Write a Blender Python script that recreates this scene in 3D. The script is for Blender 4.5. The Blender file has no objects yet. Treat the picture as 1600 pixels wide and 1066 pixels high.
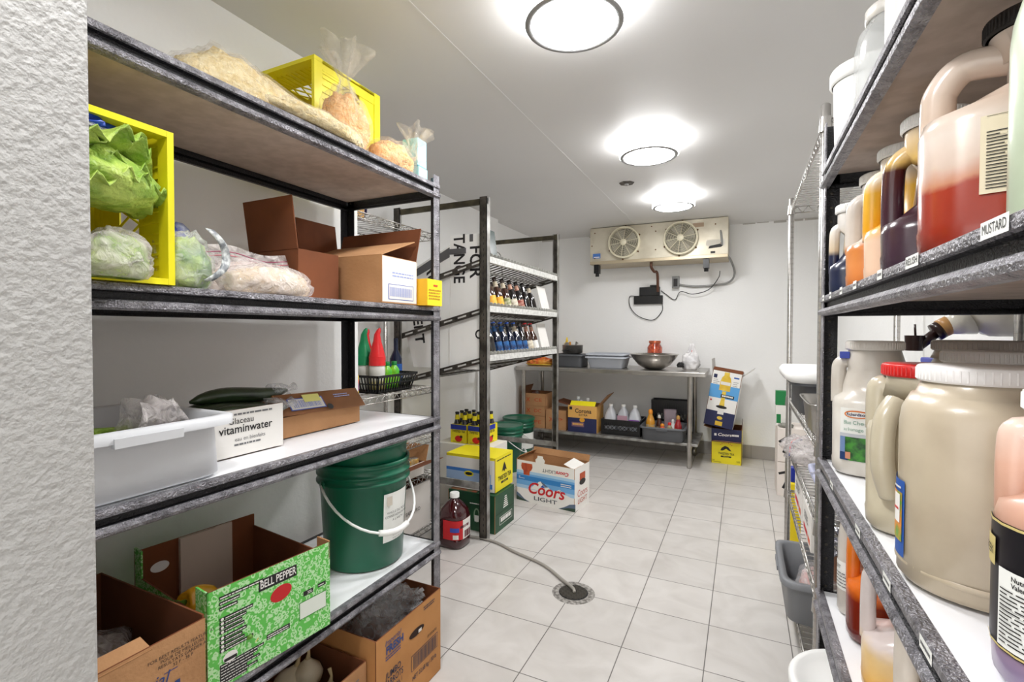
import bpy, math, random
from mathutils import Matrix, Vector, noise
S = bpy.context.scene
COL = S.collection
R = math.radians
rnd = random.Random(7)

# ---------------------------------------------------------------- camera, world, lights, exposure
cam_d = bpy.data.cameras.new('camera')
cam = bpy.data.objects.new('camera', cam_d)
COL.objects.link(cam)
cam_d.sensor_fit = 'HORIZONTAL'
cam_d.sensor_width = 36.0
cam_d.lens = 756.0 / 1600 * 36
cam_d.clip_start = 0.02
YAW, PIT, ROL = R(25.55), R(1.2), R(.12)
fw = Vector((-math.sin(YAW) * math.cos(PIT), math.cos(YAW) * math.cos(PIT), -math.sin(PIT)))
rt = Vector((math.cos(YAW), math.sin(YAW), 0))
up = rt.cross(fw)
r2 = rt * math.cos(ROL) + up * math.sin(ROL)
u2 = up * math.cos(ROL) - rt * math.sin(ROL)
cam.matrix_world = Matrix(((r2.x, u2.x, -fw.x, 0), (r2.y, u2.y, -fw.y, 0), (r2.z, u2.z, -fw.z, 1.256), (0, 0, 0, 1)))
S.camera = cam
w = bpy.data.worlds.new('world'); S.world = w; w.use_nodes = True
bg = w.node_tree.nodes['Background']
bg.inputs[0].default_value = (1, .99, .97, 1)
bg.inputs[1].default_value = 1.85
LAMP_EMIT = 68.0
S.view_settings.view_transform = 'Standard'
S.view_settings.look = 'None'
S.view_settings.gamma = 1
S.view_settings.exposure = 0.32
S.view_settings.use_curve_mapping = False
CZ = 2.32   # ceiling height

S.cycles.max_bounces = 16
S.cycles.diffuse_bounces = 10
S.cycles.glossy_bounces = 6
S.cycles.transparent_max_bounces = 24

# ---------------------------------------------------------------- materials
def lin(c):
    if isinstance(c, str):
        c = [int(c[i:i + 2], 16) / 255 for i in (0, 2, 4)]
    return tuple(x / 12.92 if x <= .04045 else ((x + .055) / 1.055) ** 2.4 for x in c) + (1,)
_M = {}
def mat(name, col='cccccc', rough=.5, metal=0, var=0, vscale=6, bump=0, bscale=40, spec=.5, trans=0, col2=None, emit=0, coat=0, alpha=1):
    if name in _M: return _M[name]
    m = bpy.data.materials.new(name); m.use_nodes = True; _M[name] = m
    nt = m.node_tree; b = nt.nodes['Principled BSDF']; L = nt.links
    b.inputs['Base Color'].default_value = lin(col); b.inputs['Roughness'].default_value = rough
    b.inputs['Metallic'].default_value = metal; b.inputs['Specular IOR Level'].default_value = spec
    b.inputs['Transmission Weight'].default_value = trans; b.inputs['Coat Weight'].default_value = coat
    b.inputs['Alpha'].default_value = alpha
    if emit:
        b.inputs['Emission Color'].default_value = lin(col); b.inputs['Emission Strength'].default_value = emit
    tc = None
    def coord():
        nonlocal tc
        if tc is None: tc = nt.nodes.new('ShaderNodeTexCoord')
        return tc.outputs['Object']
    if var or col2:
        n = nt.nodes.new('ShaderNodeTexNoise'); n.inputs['Scale'].default_value = vscale; n.inputs['Detail'].default_value = 6
        L.new(coord(), n.inputs['Vector'])
        r = nt.nodes.new('ShaderNodeValToRGB')
        c1 = lin(col); c2 = lin(col2) if col2 else tuple(x * (1 - var) for x in c1[:3]) + (1,)
        r.color_ramp.elements[0].position = .38; r.color_ramp.elements[1].position = .62
        r.color_ramp.elements[0].color = c2; r.color_ramp.elements[1].color = c1
        L.new(n.outputs['Fac'], r.inputs['Fac']); L.new(r.outputs['Color'], b.inputs['Base Color'])
    if bump:
        n = nt.nodes.new('ShaderNodeTexNoise'); n.inputs['Scale'].default_value = bscale; n.inputs['Detail'].default_value = 3
        L.new(coord(), n.inputs['Vector'])
        bp = nt.nodes.new('ShaderNodeBump'); bp.inputs['Strength'].default_value = bump; bp.inputs['Distance'].default_value = .01
        L.new(n.outputs['Fac'], bp.inputs['Height']); L.new(bp.outputs['Normal'], b.inputs['Normal'])
    return m

def zramp(name, stops, rough=.3, nscale=30, namp=.01, spec=.5, sss=0):
    """colour changes with the height inside the jug: contents below, residue and empty plastic above; stops (z, colour)"""
    if name in _M: return _M[name]
    m = bpy.data.materials.new(name); m.use_nodes = True; _M[name] = m
    nt = m.node_tree; b = nt.nodes['Principled BSDF']; L = nt.links
    tc = nt.nodes.new('ShaderNodeTexCoord'); sp = nt.nodes.new('ShaderNodeSeparateXYZ'); L.new(tc.outputs['Object'], sp.inputs[0])
    n = nt.nodes.new('ShaderNodeTexNoise'); n.inputs['Scale'].default_value = nscale; n.inputs['Detail'].default_value = 5; L.new(tc.outputs['Object'], n.inputs['Vector'])
    ma = nt.nodes.new('ShaderNodeMath'); ma.operation = 'MULTIPLY_ADD'; ma.inputs[1].default_value = namp; L.new(n.outputs['Fac'], ma.inputs[0]); L.new(sp.outputs['Z'], ma.inputs[2])
    mr = nt.nodes.new('ShaderNodeMapRange'); mr.inputs['From Max'].default_value = .4; L.new(ma.outputs[0], mr.inputs['Value'])
    r = nt.nodes.new('ShaderNodeValToRGB'); e = r.color_ramp.elements
    while len(e) > 1: e.remove(e[0])
    for i, (z, c) in enumerate(stops):
        el = e[0] if i == 0 else e.new(min(.999, z / .4))
        el.position = min(.999, z / .4); el.color = lin(c)
    L.new(mr.outputs['Result'], r.inputs['Fac'])
    n2 = nt.nodes.new('ShaderNodeTexNoise'); n2.inputs['Scale'].default_value = 14; n2.inputs['Detail'].default_value = 6; L.new(tc.outputs['Object'], n2.inputs['Vector'])
    r3 = nt.nodes.new('ShaderNodeValToRGB'); r3.color_ramp.elements[0].position = .3; r3.color_ramp.elements[0].color = (.82, .8, .78, 1); r3.color_ramp.elements[1].position = .6
    L.new(n2.outputs['Fac'], r3.inputs['Fac'])
    mx = nt.nodes.new('ShaderNodeMix'); mx.data_type = 'RGBA'; mx.blend_type = 'MULTIPLY'; mx.inputs[0].default_value = .8
    L.new(r.outputs['Color'], mx.inputs[6]); L.new(r3.outputs['Color'], mx.inputs[7]); L.new(mx.outputs[2], b.inputs['Base Color'])
    b.inputs['Roughness'].default_value = rough; b.inputs['Specular IOR Level'].default_value = spec
    b.inputs['Coat Weight'].default_value = .3; b.inputs['Coat Roughness'].default_value = .15
    if sss:
        b.inputs['Subsurface Weight'].default_value = sss; b.inputs['Subsurface Radius'].default_value = (.02, .015, .012)
    return m

def film(name, tint='f2f4f5', op=.35, rough=.12, bs=30):
    """thin crumpled plastic film: mostly clear with white haze and glints"""
    if name in _M: return _M[name]
    m = bpy.data.materials.new(name); m.use_nodes = True; _M[name] = m
    nt = m.node_tree; nt.nodes.clear(); L = nt.links
    out = nt.nodes.new('ShaderNodeOutputMaterial'); tr = nt.nodes.new('ShaderNodeBsdfTransparent'); tr.inputs[0].default_value = (.97, .97, .98, 1)
    pb = nt.nodes.new('ShaderNodeBsdfPrincipled'); pb.inputs['Base Color'].default_value = lin(tint); pb.inputs['Roughness'].default_value = rough
    tc = nt.nodes.new('ShaderNodeTexCoord'); n = nt.nodes.new('ShaderNodeTexNoise'); n.inputs['Scale'].default_value = bs; n.inputs['Detail'].default_value = 4; n.inputs['Distortion'].default_value = 1.5
    L.new(tc.outputs['Object'], n.inputs['Vector'])
    bp = nt.nodes.new('ShaderNodeBump'); bp.inputs['Strength'].default_value = .9; bp.inputs['Distance'].default_value = .02
    L.new(n.outputs['Fac'], bp.inputs['Height']); L.new(bp.outputs['Normal'], pb.inputs['Normal'])
    r = nt.nodes.new('ShaderNodeMapRange'); r.inputs['From Min'].default_value = .3; r.inputs['From Max'].default_value = .75
    r.inputs['To Min'].default_value = op * .5; r.inputs['To Max'].default_value = min(1, op * 1.8)
    L.new(n.outputs['Fac'], r.inputs['Value'])
    mx = nt.nodes.new('ShaderNodeMixShader'); L.new(r.outputs['Result'], mx.inputs[0]); L.new(tr.outputs[0], mx.inputs[1]); L.new(pb.outputs[0], mx.inputs[2])
    L.new(mx.outputs[0], out.inputs[0])
    return m

BLK = mat('black_coat', '16151a', .38, bump=.5, bscale=260)
def worn():
    m = mat('worn_hammered_steel', '77757b', .3, .6, bump=.8, bscale=230)
    nt = m.node_tree; b = nt.nodes['Principled BSDF']; L = nt.links
    tc = nt.nodes.new('ShaderNodeTexCoord'); n = nt.nodes.new('ShaderNodeTexNoise'); n.inputs['Scale'].default_value = 22; n.inputs['Detail'].default_value = 8; n.inputs['Roughness'].default_value = .75
    L.new(tc.outputs['Object'], n.inputs['Vector'])
    r = nt.nodes.new('ShaderNodeValToRGB'); e = r.color_ramp.elements
    e[0].position = .34; e[0].color = lin('57555a'); e[1].position = .66; e[1].color = lin('aaa8ae')
    L.new(n.outputs['Fac'], r.inputs['Fac']); L.new(r.outputs['Color'], b.inputs['Base Color'])
    return m
WORN = worn()
GALV = mat('galvanised_steel', 'a9a8a5', .42, .6, col2='7c7974', vscale=14)
DKST = mat('dark_rack_steel', '5b564f', .5, .5, col2='35312c', vscale=16)
LIPW = mat('scuffed_pale_steel', 'dcdcd8', .5, .1, var=.25, vscale=40)
STEEL = mat('stainless_steel', 'b5b1ac', .28, .85, col2='9c9892', vscale=5)
CHROME = mat('chrome_wire', 'b9b6b2', .25, .8)
MEL = mat('white_melamine', 'eeeff2', .35, var=.06, vscale=4)
PBRD = mat('particle_board', 'c4b4a8', .75, col2='b5a598', vscale=25)
CARD = mat('cardboard', 'b98a5f', .85, col2='a87b52', vscale=5, bump=.15, bscale=90)
CARDO = mat('orange_cardboard', 'c08850', .85, col2='b07a45', vscale=5)
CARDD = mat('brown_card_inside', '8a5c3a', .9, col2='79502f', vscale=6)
CARDK = mat('dark_cardboard', '7a4424', .9, col2='693a1e', vscale=5)
WHT = mat('white_print', 'eceae6', .6)
WCARD = mat('white_card', 'e6e3de', .7, var=.05)
INK = mat('black_ink', '1d1b1c', .6)
GINK = mat('grey_ink', '6a6a6c', .6)
NAVY = mat('navy_print', '20254f', .55)
YEL = mat('yellow_print', 'ecdc1c', .5)
YELP = mat('yellow_crate_plastic', 'efe31c', .4, var=.12, vscale=8)
GRNP = mat('green_bucket_plastic', '046045', .3, var=.1, vscale=5)
WPL = mat('white_plastic', 'eeeeec', .35)
GRYP = mat('grey_tub_plastic', 'd6d8dc', .45, var=.06, vscale=6)
DGP = mat('dark_grey_plastic', '55575b', .5, var=.1)
BPL = mat('black_plastic', '121214', .35)
RED = mat('red_plastic', 'd21f1c', .35)
REDI = mat('red_print', 'c81e26', .6)
LBL = mat('paper_label', 'e9eae6', .6)
FILM = film('clear_film', op=.24)
FILMC = film('cheese_film', 'f6ead2', .16)
FILM2 = film('milky_film', 'efe8e6', .38)

# ---------------------------------------------------------------- mesh helper
def FM(o, u, v):
    u = Vector(u).normalized(); v = Vector(v).normalized(); n = u.cross(v)
    return Matrix(((u.x, v.x, n.x, o[0]), (u.y, v.y, n.y, o[1]), (u.z, v.z, n.z, o[2]), (0, 0, 0, 1)))
def T(x, y, z): return Matrix.Translation((x, y, z))
def RZ(a): return Matrix.Rotation(R(a), 4, 'Z')
def RX(a): return Matrix.Rotation(R(a), 4, 'X')
def RY(a): return Matrix.Rotation(R(a), 4, 'Y')
_txt = {}
def text_mesh(s, bold, shear):
    k = (s, bold, shear)
    if k not in _txt:
        c = bpy.data.curves.new('t', 'FONT'); c.body = s; c.size = 1; c.offset = bold; c.shear = shear
        c.resolution_u = 3; c.align_x = 'CENTER'; c.align_y = 'CENTER'
        o = bpy.data.objects.new('t', c); me = bpy.data.meshes.new_from_object(o)
        _txt[k] = ([v.co.copy() for v in me.vertices], [list(p.vertices) for p in me.polygons])
        bpy.data.objects.remove(o); bpy.data.curves.remove(c); bpy.data.meshes.remove(me)
    return _txt[k]

class MB:
    def __init__(s): s.v = []; s.f = []; s.m = []; s.s = []; s.mats = []
    def mi(s, m):
        if m not in s.mats: s.mats.append(m)
        return s.mats.index(m)
    def add(s, vs, fs, m, M=None, smooth=False):
        b = len(s.v); i = s.mi(m)
        s.v += [(M @ Vector(p)) if M is not None else Vector(p) for p in vs]
        for f in fs: s.f.append([b + k for k in f]); s.m.append(i); s.s.append(smooth)
        return s
    def box(s, x0, y0, z0, x1, y1, z1, m, M=None):
        v = [(x, y, z) for z in (z0, z1) for y in (y0, y1) for x in (x0, x1)]
        return s.add(v, [(0, 2, 3, 1), (4, 5, 7, 6), (0, 1, 5, 4), (2, 6, 7, 3), (0, 4, 6, 2), (1, 3, 7, 5)], m, M)
    def lathe(s, prof, m, M=None, seg=28, smooth=True, caps=True, mats=None):
        vs = []; fs = []
        for r, z in prof:
            for k in range(seg):
                a = 2 * math.pi * k / seg; vs.append((r * math.cos(a), r * math.sin(a), z))
        n = len(prof)
        for i in range(n - 1):
            for k in range(seg):
                k2 = (k + 1) % seg; fs.append((i * seg + k, i * seg + k2, (i + 1) * seg + k2, (i + 1) * seg + k))
        if mats:
            for i in range(n - 1): s.add(vs[i * seg:(i + 2) * seg], [(k, (k + 1) % seg, seg + (k + 1) % seg, seg + k) for k in range(seg)], mats[i], M, smooth)
        else: s.add(vs, fs, m, M, smooth)
        if caps:
            if prof[0][0] > 1e-5: s.add(vs[:seg], [tuple(reversed(range(seg)))], mats[0] if mats else m, M)
            if prof[-1][0] > 1e-5: s.add(vs[-seg:], [tuple(range(seg))], mats[-1] if mats else m, M)
        return s
    def loft(s, rings, m, M=None, smooth=True, cap=(True, True)):
        """rings: (cx, cy, z, a, b, n) superellipse cross sections"""
        seg = 36; vs = []; fs = []
        for cx, cy, z, a, b, n in rings:
            for k in range(seg):
                t = 2 * math.pi * k / seg; c, q = math.cos(t), math.sin(t)
                vs.append((cx + a * math.copysign(abs(c) ** (2 / n), c), cy + b * math.copysign(abs(q) ** (2 / n), q), z))
        for i in range(len(rings) - 1):
            for k in range(seg):
                k2 = (k + 1) % seg; fs.append((i * seg + k, i * seg + k2, (i + 1) * seg + k2, (i + 1) * seg + k))
        s.add(vs, fs, m, M, smooth)
        if cap[0]: s.add(vs[:seg], [tuple(reversed(range(seg)))], m, M)
        if cap[1]: s.add(vs[-seg:], [tuple(range(seg))], m, M)
        return s
    def tube(s, pts, r, m, M=None, seg=8, flat=1, smooth=True):
        pts = [Vector(p) for p in pts]; vs = []; fs = []; n = len(pts); side = None
        rr = r if isinstance(r, (list, tuple)) else [r] * n
        for i, p in enumerate(pts):
            t = (pts[min(i + 1, n - 1)] - pts[max(i - 1, 0)]).normalized()
            if side is None: side = t.cross(Vector((0, 0, 1)) if abs(t.z) < .9 else Vector((0, 1, 0))).normalized()
            side = (side - t * side.dot(t)).normalized(); o = t.cross(side)
            for k in range(seg):
                a = 2 * math.pi * k / seg; vs.append(p + side * rr[i] * math.cos(a) * flat + o * rr[i] * math.sin(a))
        for i in range(n - 1):
            for k in range(seg):
                k2 = (k + 1) % seg; fs.append((i * seg + k, i * seg + k2, (i + 1) * seg + k2, (i + 1) * seg + k))
        fs.append(tuple(reversed(range(seg)))); fs.append(tuple(range((n - 1) * seg, n * seg)))
        return s.add(vs, fs, m, M, smooth)
    def rod(s, a, b, r, m, M=None, seg=6): return s.tube([a, b], r, m, M, seg)
    def poly(s, pts, m, M, z=.0006): return s.add([(p[0], p[1], z) for p in pts], [tuple(range(len(pts)))], m, M)
    def rect(s, u0, v0, u1, v1, m, M, z=.0006): return s.poly([(u0, v0), (u1, v0), (u1, v1), (u0, v1)], m, M, z)
    def ell(s, u, v, a, b, m, M, z=.0008, seg=24, rot=0):
        c, q = math.cos(R(rot)), math.sin(R(rot))
        return s.poly([(u + a * math.cos(t) * c - b * math.sin(t) * q, v + a * math.cos(t) * q + b * math.sin(t) * c) for t in [2 * math.pi * k / seg for k in range(seg)]], m, M, z)
    def text(s, t, u, v, size, m, M, z=.0012, bold=.0, rot=0, sx=1, shear=0, w=None):
        vs, fs = text_mesh(t, bold, shear)
        if w is not None:
            xs = [p.x for p in vs]; sx = w / (max(xs) - min(xs)) / size
        c, q = math.cos(R(rot)), math.sin(R(rot))
        pts = [(u + (p.x * sx * c - p.y * q) * size, v + (p.x * sx * q + p.y * c) * size, z) for p in vs]
        return s.add(pts, fs, m, M)
    def lines(s, u0, v0, u1, v1, n, m, M, fill=.45, z=.001, seed=1, ragged=.35):
        """rows of small print too small to read"""
        q = random.Random(seed); h = (v1 - v0) / n
        for i in range(n):
            v = v1 - (i + 1) * h; x = u0; end = u0 + (u1 - u0) * (1 - ragged * q.random())
            while x < end:
                wd = min(end - x, (u1 - u0) * q.uniform(.05, .17)); s.rect(x, v + h * .2, x + wd, v + h * (.2 + fill), m, M, z); x += wd + (u1 - u0) * .02
        return s
    def barcode(s, u0, v0, u1, v1, m, M, n=22, seed=3, z=.001):
        q = random.Random(seed); x = u0; st = (u1 - u0) / n
        while x < u1 - st * .3:
            wd = st * q.uniform(.2, .7); s.rect(x, v0, min(x + wd, u1), v1, m, M, z); x += wd + st * q.uniform(.25, .5)
        return s
    def blob(s, rx, ry, rz, m, M=None, seed=0, amp=.12, fr=3., nu=28, nv=16, flat=-.55, smooth=True):
        vs = []; fs = []
        for j in range(nv + 1):
            ph = math.pi * j / nv
            for i in range(nu):
                th = 2 * math.pi * i / nu
                d = Vector((math.sin(ph) * math.cos(th), math.sin(ph) * math.sin(th), math.cos(ph)))
                k = 1 + amp * noise.fractal(d * fr + Vector((seed * 7.1, seed * 3.3, 0)), 1, 2, 4) * 1.6
                z = max(d.z * k, flat)
                vs.append((d.x * k * rx, d.y * k * ry, (z - flat) * rz))
        for j in range(nv):
            for i in range(nu):
                i2 = (i + 1) % nu; fs.append((j * nu + i, (j + 1) * nu + i, (j + 1) * nu + i2, j * nu + i2))
        return s.add(vs, fs, m, M, smooth)
    def sheet(s, fn, nx, ny, m, M=None, smooth=True):
        vs = [fn(i / nx, j / ny) for j in range(ny + 1) for i in range(nx + 1)]
        fs = [(j * (nx + 1) + i, j * (nx + 1) + i + 1, (j + 1) * (nx + 1) + i + 1, (j + 1) * (nx + 1) + i) for j in range(ny) for i in range(nx)]
        return s.add(vs, fs, m, M, smooth)
    def build(s, name, parent=None, loc=None, rz=0, bev=0, solid=0, **kw):
        me = bpy.data.meshes.new(name); me.from_pydata([tuple(p) for p in s.v], [], s.f)
        for m in s.mats: me.materials.append(m)
        me.polygons.foreach_set('material_index', s.m); me.polygons.foreach_set('use_smooth', s.s); me.update()
        o = bpy.data.objects.new(name, me); COL.objects.link(o)
        if parent: o.parent = parent
        if loc: o.location = loc
        o.rotation_euler[2] = R(rz)
        if solid:
            q = o.modifiers.new('s', 'SOLIDIFY'); q.thickness = solid
        if bev:
            q = o.modifiers.new('b', 'BEVEL'); q.width = bev; q.segments = 2; q.limit_method = 'ANGLE'; q.angle_limit = R(50)
        for k, v in kw.items(): o[k] = v
        return o
def sup(a, b, n, t):
    c, q = math.cos(t), math.sin(t)
    return a * math.copysign(abs(c) ** (2 / n), c), b * math.copysign(abs(q) ** (2 / n), q)
def wrap(g, a, n, t0, t1, z0, z1, m, e=.0012, k=10):
    g.sheet(lambda u, v: (*sup(a + e, a + e, n, R(t0 + u * (t1 - t0))), z0 + v * (z1 - z0)), k, 1, m)
def wtext(g, s_, a, n, tc_, z, size, m, e=.002, wd=None, bold=0):
    vs, fs = text_mesh(s_, bold, 0); xs = [p.x for p in vs]; k = size if wd is None else wd / (max(xs) - min(xs))
    g.add([(*sup(a + e, a + e, n, R(tc_) + p.x * k / a), z + p.y * size) for p in vs], fs, m)
def wlines(g, a, n, t0, t1, z0, z1, nn, m, seed=1, e=.002):
    q = random.Random(seed); h = (z1 - z0) / nn
    for i in range(nn):
        x = t0; z = z1 - (i + 1) * h
        while x < t1 - 1:
            w_ = min(t1 - x, q.uniform(.08, .25) * (t1 - t0)); wrap(g, a, n, x, x + w_, z + h * .3, z + h * .62, m, e, 2); x += w_ + .03 * (t1 - t0)
        if q.random() < .3: wrap(g, a, n, t0, t1, z, z + h * .06, m, e, 6)
def thing(name, label, cat, loc=(0, 0, 0), rz=0, group=None, tilt=None):
    o = bpy.data.objects.new(name, None); COL.objects.link(o); o.empty_display_size = .05
    o.location = loc; o.rotation_euler = (R(tilt[0]) if tilt else 0, R(tilt[1]) if tilt else 0, R(rz)); o['label'] = label; o['category'] = cat
    if group: o['group'] = group
    return o
def tag(o, label, cat, group=None):
    o['label'] = label; o['category'] = cat
    if group: o['group'] = group
    return o
def dup(root, loc, label, rz=None, tilt=None):
    r = root.copy(); COL.objects.link(r); r.location = loc; r['label'] = label
    if rz is not None: r.rotation_euler[2] = R(rz)
    if tilt is not None: r.rotation_euler[0] = R(tilt[0]); r.rotation_euler[1] = R(tilt[1])
    for ch in [c for c in root.children]:
        c = ch.copy(); COL.objects.link(c); c.parent = r
        for g in [x for x in ch.children]:
            d = g.copy(); COL.objects.link(d); d.parent = c
    return r
def struct(o): o['kind'] = 'structure'; return o

# ---------------------------------------------------------------- room
WALL = mat('white_wall_paint', 'f2f2f1', .6, var=.03, vscale=1.3, bump=.12, bscale=60)
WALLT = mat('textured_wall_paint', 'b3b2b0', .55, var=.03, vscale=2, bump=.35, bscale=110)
CEIL = mat('ceiling_paint', 'dad9d8', .5, var=.04, vscale=.9)
COVE = mat('grey_cove_tile', '9d9894', .5, var=.1, vscale=3)
def floor_mat():
    m = mat('floor_tile', 'c9c4be', .32, bump=0)
    nt = m.node_tree; b = nt.nodes['Principled BSDF']; L = nt.links
    tc = nt.nodes.new('ShaderNodeTexCoord'); mp = nt.nodes.new('ShaderNodeMapping'); mp.inputs['Location'].default_value = (.424 + 3.05, -2.206 + 3.065, 0)
    L.new(tc.outputs['Object'], mp.inputs['Vector'])
    br = nt.nodes.new('ShaderNodeTexBrick'); br.offset = 0; br.inputs['Scale'].default_value = 1; br.inputs['Brick Width'].default_value = .305; br.inputs['Row Height'].default_value = .3065
    br.inputs['Mortar Size'].default_value = .0021; br.inputs['Mortar Smooth'].default_value = .2; br.inputs['Mortar'].default_value = lin('6b6763')
    br.inputs['Color1'].default_value = lin('d3cfcb'); br.inputs['Color2'].default_value = lin('cbc7c3')
    L.new(mp.outputs[0], br.inputs['Vector'])
    n = nt.nodes.new('ShaderNodeTexNoise'); n.inputs['Scale'].default_value = 5; n.inputs['Detail'].default_value = 8; n.inputs['Distortion'].default_value = 1.2; L.new(tc.outputs['Object'], n.inputs['Vector'])
    r = nt.nodes.new('ShaderNodeValToRGB'); r.color_ramp.elements[0].position = .3; r.color_ramp.elements[0].color = (.86, .85, .84, 1); r.color_ramp.elements[1].position = .65
    L.new(n.outputs['Fac'], r.inputs[0]); mx = nt.nodes.new('ShaderNodeMix'); mx.data_type = 'RGBA'; mx.blend_type = 'MULTIPLY'; mx.inputs[0].default_value = 1
    L.new(br.outputs['Color'], mx.inputs[6]); L.new(r.outputs[0], mx.inputs[7]); L.new(mx.outputs[2], b.inputs['Base Color'])
    bp = nt.nodes.new('ShaderNodeBump'); bp.inputs['Strength'].default_value = .4; bp.inputs['Distance'].default_value = .002; bp.invert = True
    L.new(br.outputs['Fac'], bp.inputs['Height']); L.new(bp.outputs[0], b.inputs['Normal'])
    return m
BW = 5.32; XR = .72; XL = -2.13; XN = -1.56; YB = -2.2
def sbox(name, *a, m=WALL):
    return struct(MB().box(*a, m).build(name))
sbox('floor', -2.5, YB, -.1, XR + .1, BW + .1, 0, m=floor_mat())
sbox('ceiling', -2.5, YB, CZ, XR + .1, BW + .1, CZ + .1, m=CEIL)
sbox('wall_right', XR, YB, 0, XR + .1, BW, CZ)
sbox('wall_back', -2.5, BW, 0, XR + .1, BW + .1, CZ)
wl = MB().box(XN - .1, .28, 0, XN, 1.66, CZ, WALL).box(XL - .1, 1.56, 0, XN - .1, 1.66, CZ, WALL).box(XL - .1, 1.66, 0, XL, 4.14, CZ, WALL).box(XL - .16, 4.14, 0, XL - .06, BW, CZ, WALL)
struct(wl.build('wall_left'))
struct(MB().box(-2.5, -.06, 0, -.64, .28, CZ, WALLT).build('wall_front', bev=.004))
struct(MB().box(-2.19, BW - .012, 0, XR, BW, .13, COVE).build('baseboard_back', bev=.004))
bl = MB()
for x in (-1.75, -1.445, -1.14, -.835, -.53, -.225, .08, .385, .66): bl.box(x, BW - .0135, 0, x + .003, BW - .0118, .13, mat('grout', '77726d', .8))
struct(bl.build('trim_1'))
# taped ceiling seam, crack along the joint with the back wall
struct(MB().box(-.992, .2, CZ - .0015, -.982, BW, CZ, CEIL).build('trim_2', bev=.003))
cr = MB(); q = random.Random(5); x = -2.15
SMUT = mat('smudged_caulk', 'b9b5af', .8)
while x < .7:
    wd = q.uniform(.05, .22)
    if q.random() < .75: cr.box(x, BW - .004, CZ - q.uniform(.008, .022), x + wd, BW - .0005, CZ - .001, SMUT)
    x += wd + q.uniform(.01, .06)
struct(cr.build('trim_3'))

# ---------------------------------------------------------------- ceiling lamps (the light of the room)
DIFF = mat('lit_lamp_diffuser', 'ffffff', .5, emit=LAMP_EMIT)
DIFS = mat('glowing_lamp_side', 'ffffff', .5, emit=LAMP_EMIT * .15)
def ceiling_lamp(x, y, label):
    t = thing('ceiling_lamp', label, 'lamp', (x, y, CZ), group='round ceiling lamps')
    MB().lathe([(.135, 0), (.135, -.02), (.15, -.02)], mat('lamp_pan', 'f4f4f2', .4), seg=48, caps=False).build('mounting_pan', t)
    MB().lathe([(.13, -.015), (.158, -.018), (.162, -.03), (.162, -.078), (.157, -.084)], DIFS, seg=56, caps=False).build('diffuser_drum', t)
    MB().lathe([(.157, -.084), (.152, -.088), (.139, -.088), (.136, -.084)], mat('lamp_ring', '9b9b9b', .35, .5), seg=56, caps=False).build('trim_ring', t)
    MB().lathe([(.137, -.084), (.12, -.087), (.06, -.0885), (.0001, -.089)], DIFF, seg=56, caps=False).build('diffuser_disc', t)
ceiling_lamp(-.50, 1.50, 'round lit ceiling lamp, largest in view, cut by the top edge')
ceiling_lamp(-.49, 2.80, 'round lit ceiling lamp in the middle of the row')
ceiling_lamp(-.51, 4.02, 'round lit ceiling lamp just in front of the evaporator fans')
ceiling_lamp(-.50, .20, 'round lit ceiling lamp added out of view for front light')  # unseen lamp, added past the end of the row to give front light

# small detector patch on the ceiling
t = thing('ceiling_plate', 'small dark rusty plate on the ceiling between two lamps', 'plate', (-.768, 3.51, CZ))
MB().lathe([(.055, 0), (.052, -.006), (.02, -.008)], mat('rusty_plate', '6d675f', .7, col2='3f3a35', vscale=50), seg=7, smooth=False).build('plate', t)
MB().lathe([(.016, -.006), (.012, -.02), (.001, -.022)], GALV, seg=12).build('nozzle', t)

# ---------------------------------------------------------------- floor drain and hose
t = thing('floor_drain', 'round cast floor drain with dark slotted grate in the tiles', 'drain', (-.722, 2.20, 0))
MB().lathe([(.102, 0), (.098, .002), (.066, .0015)], mat('chipped_grout', 'a8a49e', .9, col2='6b6763', vscale=60), seg=40).build('rim', t)
g = MB().lathe([(.07, .002), (.068, .003), (.0001, .003)], mat('drain_pit', '0d0c0b', .7), seg=32, caps=False)
for i in range(-6, 7):
    l = math.sqrt(max(0, .064 ** 2 - (i * .0105) ** 2))
    if l > .01: g.box(-l, i * .0105 - .0022, .003, l, i * .0105 + .0022, .0055, mat('rusty_grate', '57524b', .6, .4))
g.build('grate', t)
def bez(pts, n=12):
    out = []; P = [Vector(p) for p in pts]; P = [P[0]] + P + [P[-1]]
    for i in range(1, len(P) - 2):
        for k in range(n):
            s_ = k / n; a, b, c, d = P[i - 1:i + 3]
            out.append(.5 * ((2 * b) + (c - a) * s_ + (2 * a - 5 * b + 4 * c - d) * s_ * s_ + (3 * b - a - 3 * c + d) * s_ ** 3))
    out.append(P[-2]); return out
h = MB().tube(bez([(-1.75, 2.30, .012), (-1.52, 2.50, .008), (-1.33, 2.52, .008), (-1.15, 2.45, .008), (-.95, 2.38, .008), (-.80, 2.27, .01), (-.73, 2.215, .012), (-.715, 2.19, .0085)]), .008, mat('grimy_clear_hose', 'a9a49c', .3, alpha=.85))
tag(h.build('drain_hose'), 'thin clear drain hose running over the tiles into the drain', 'hose')

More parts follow.
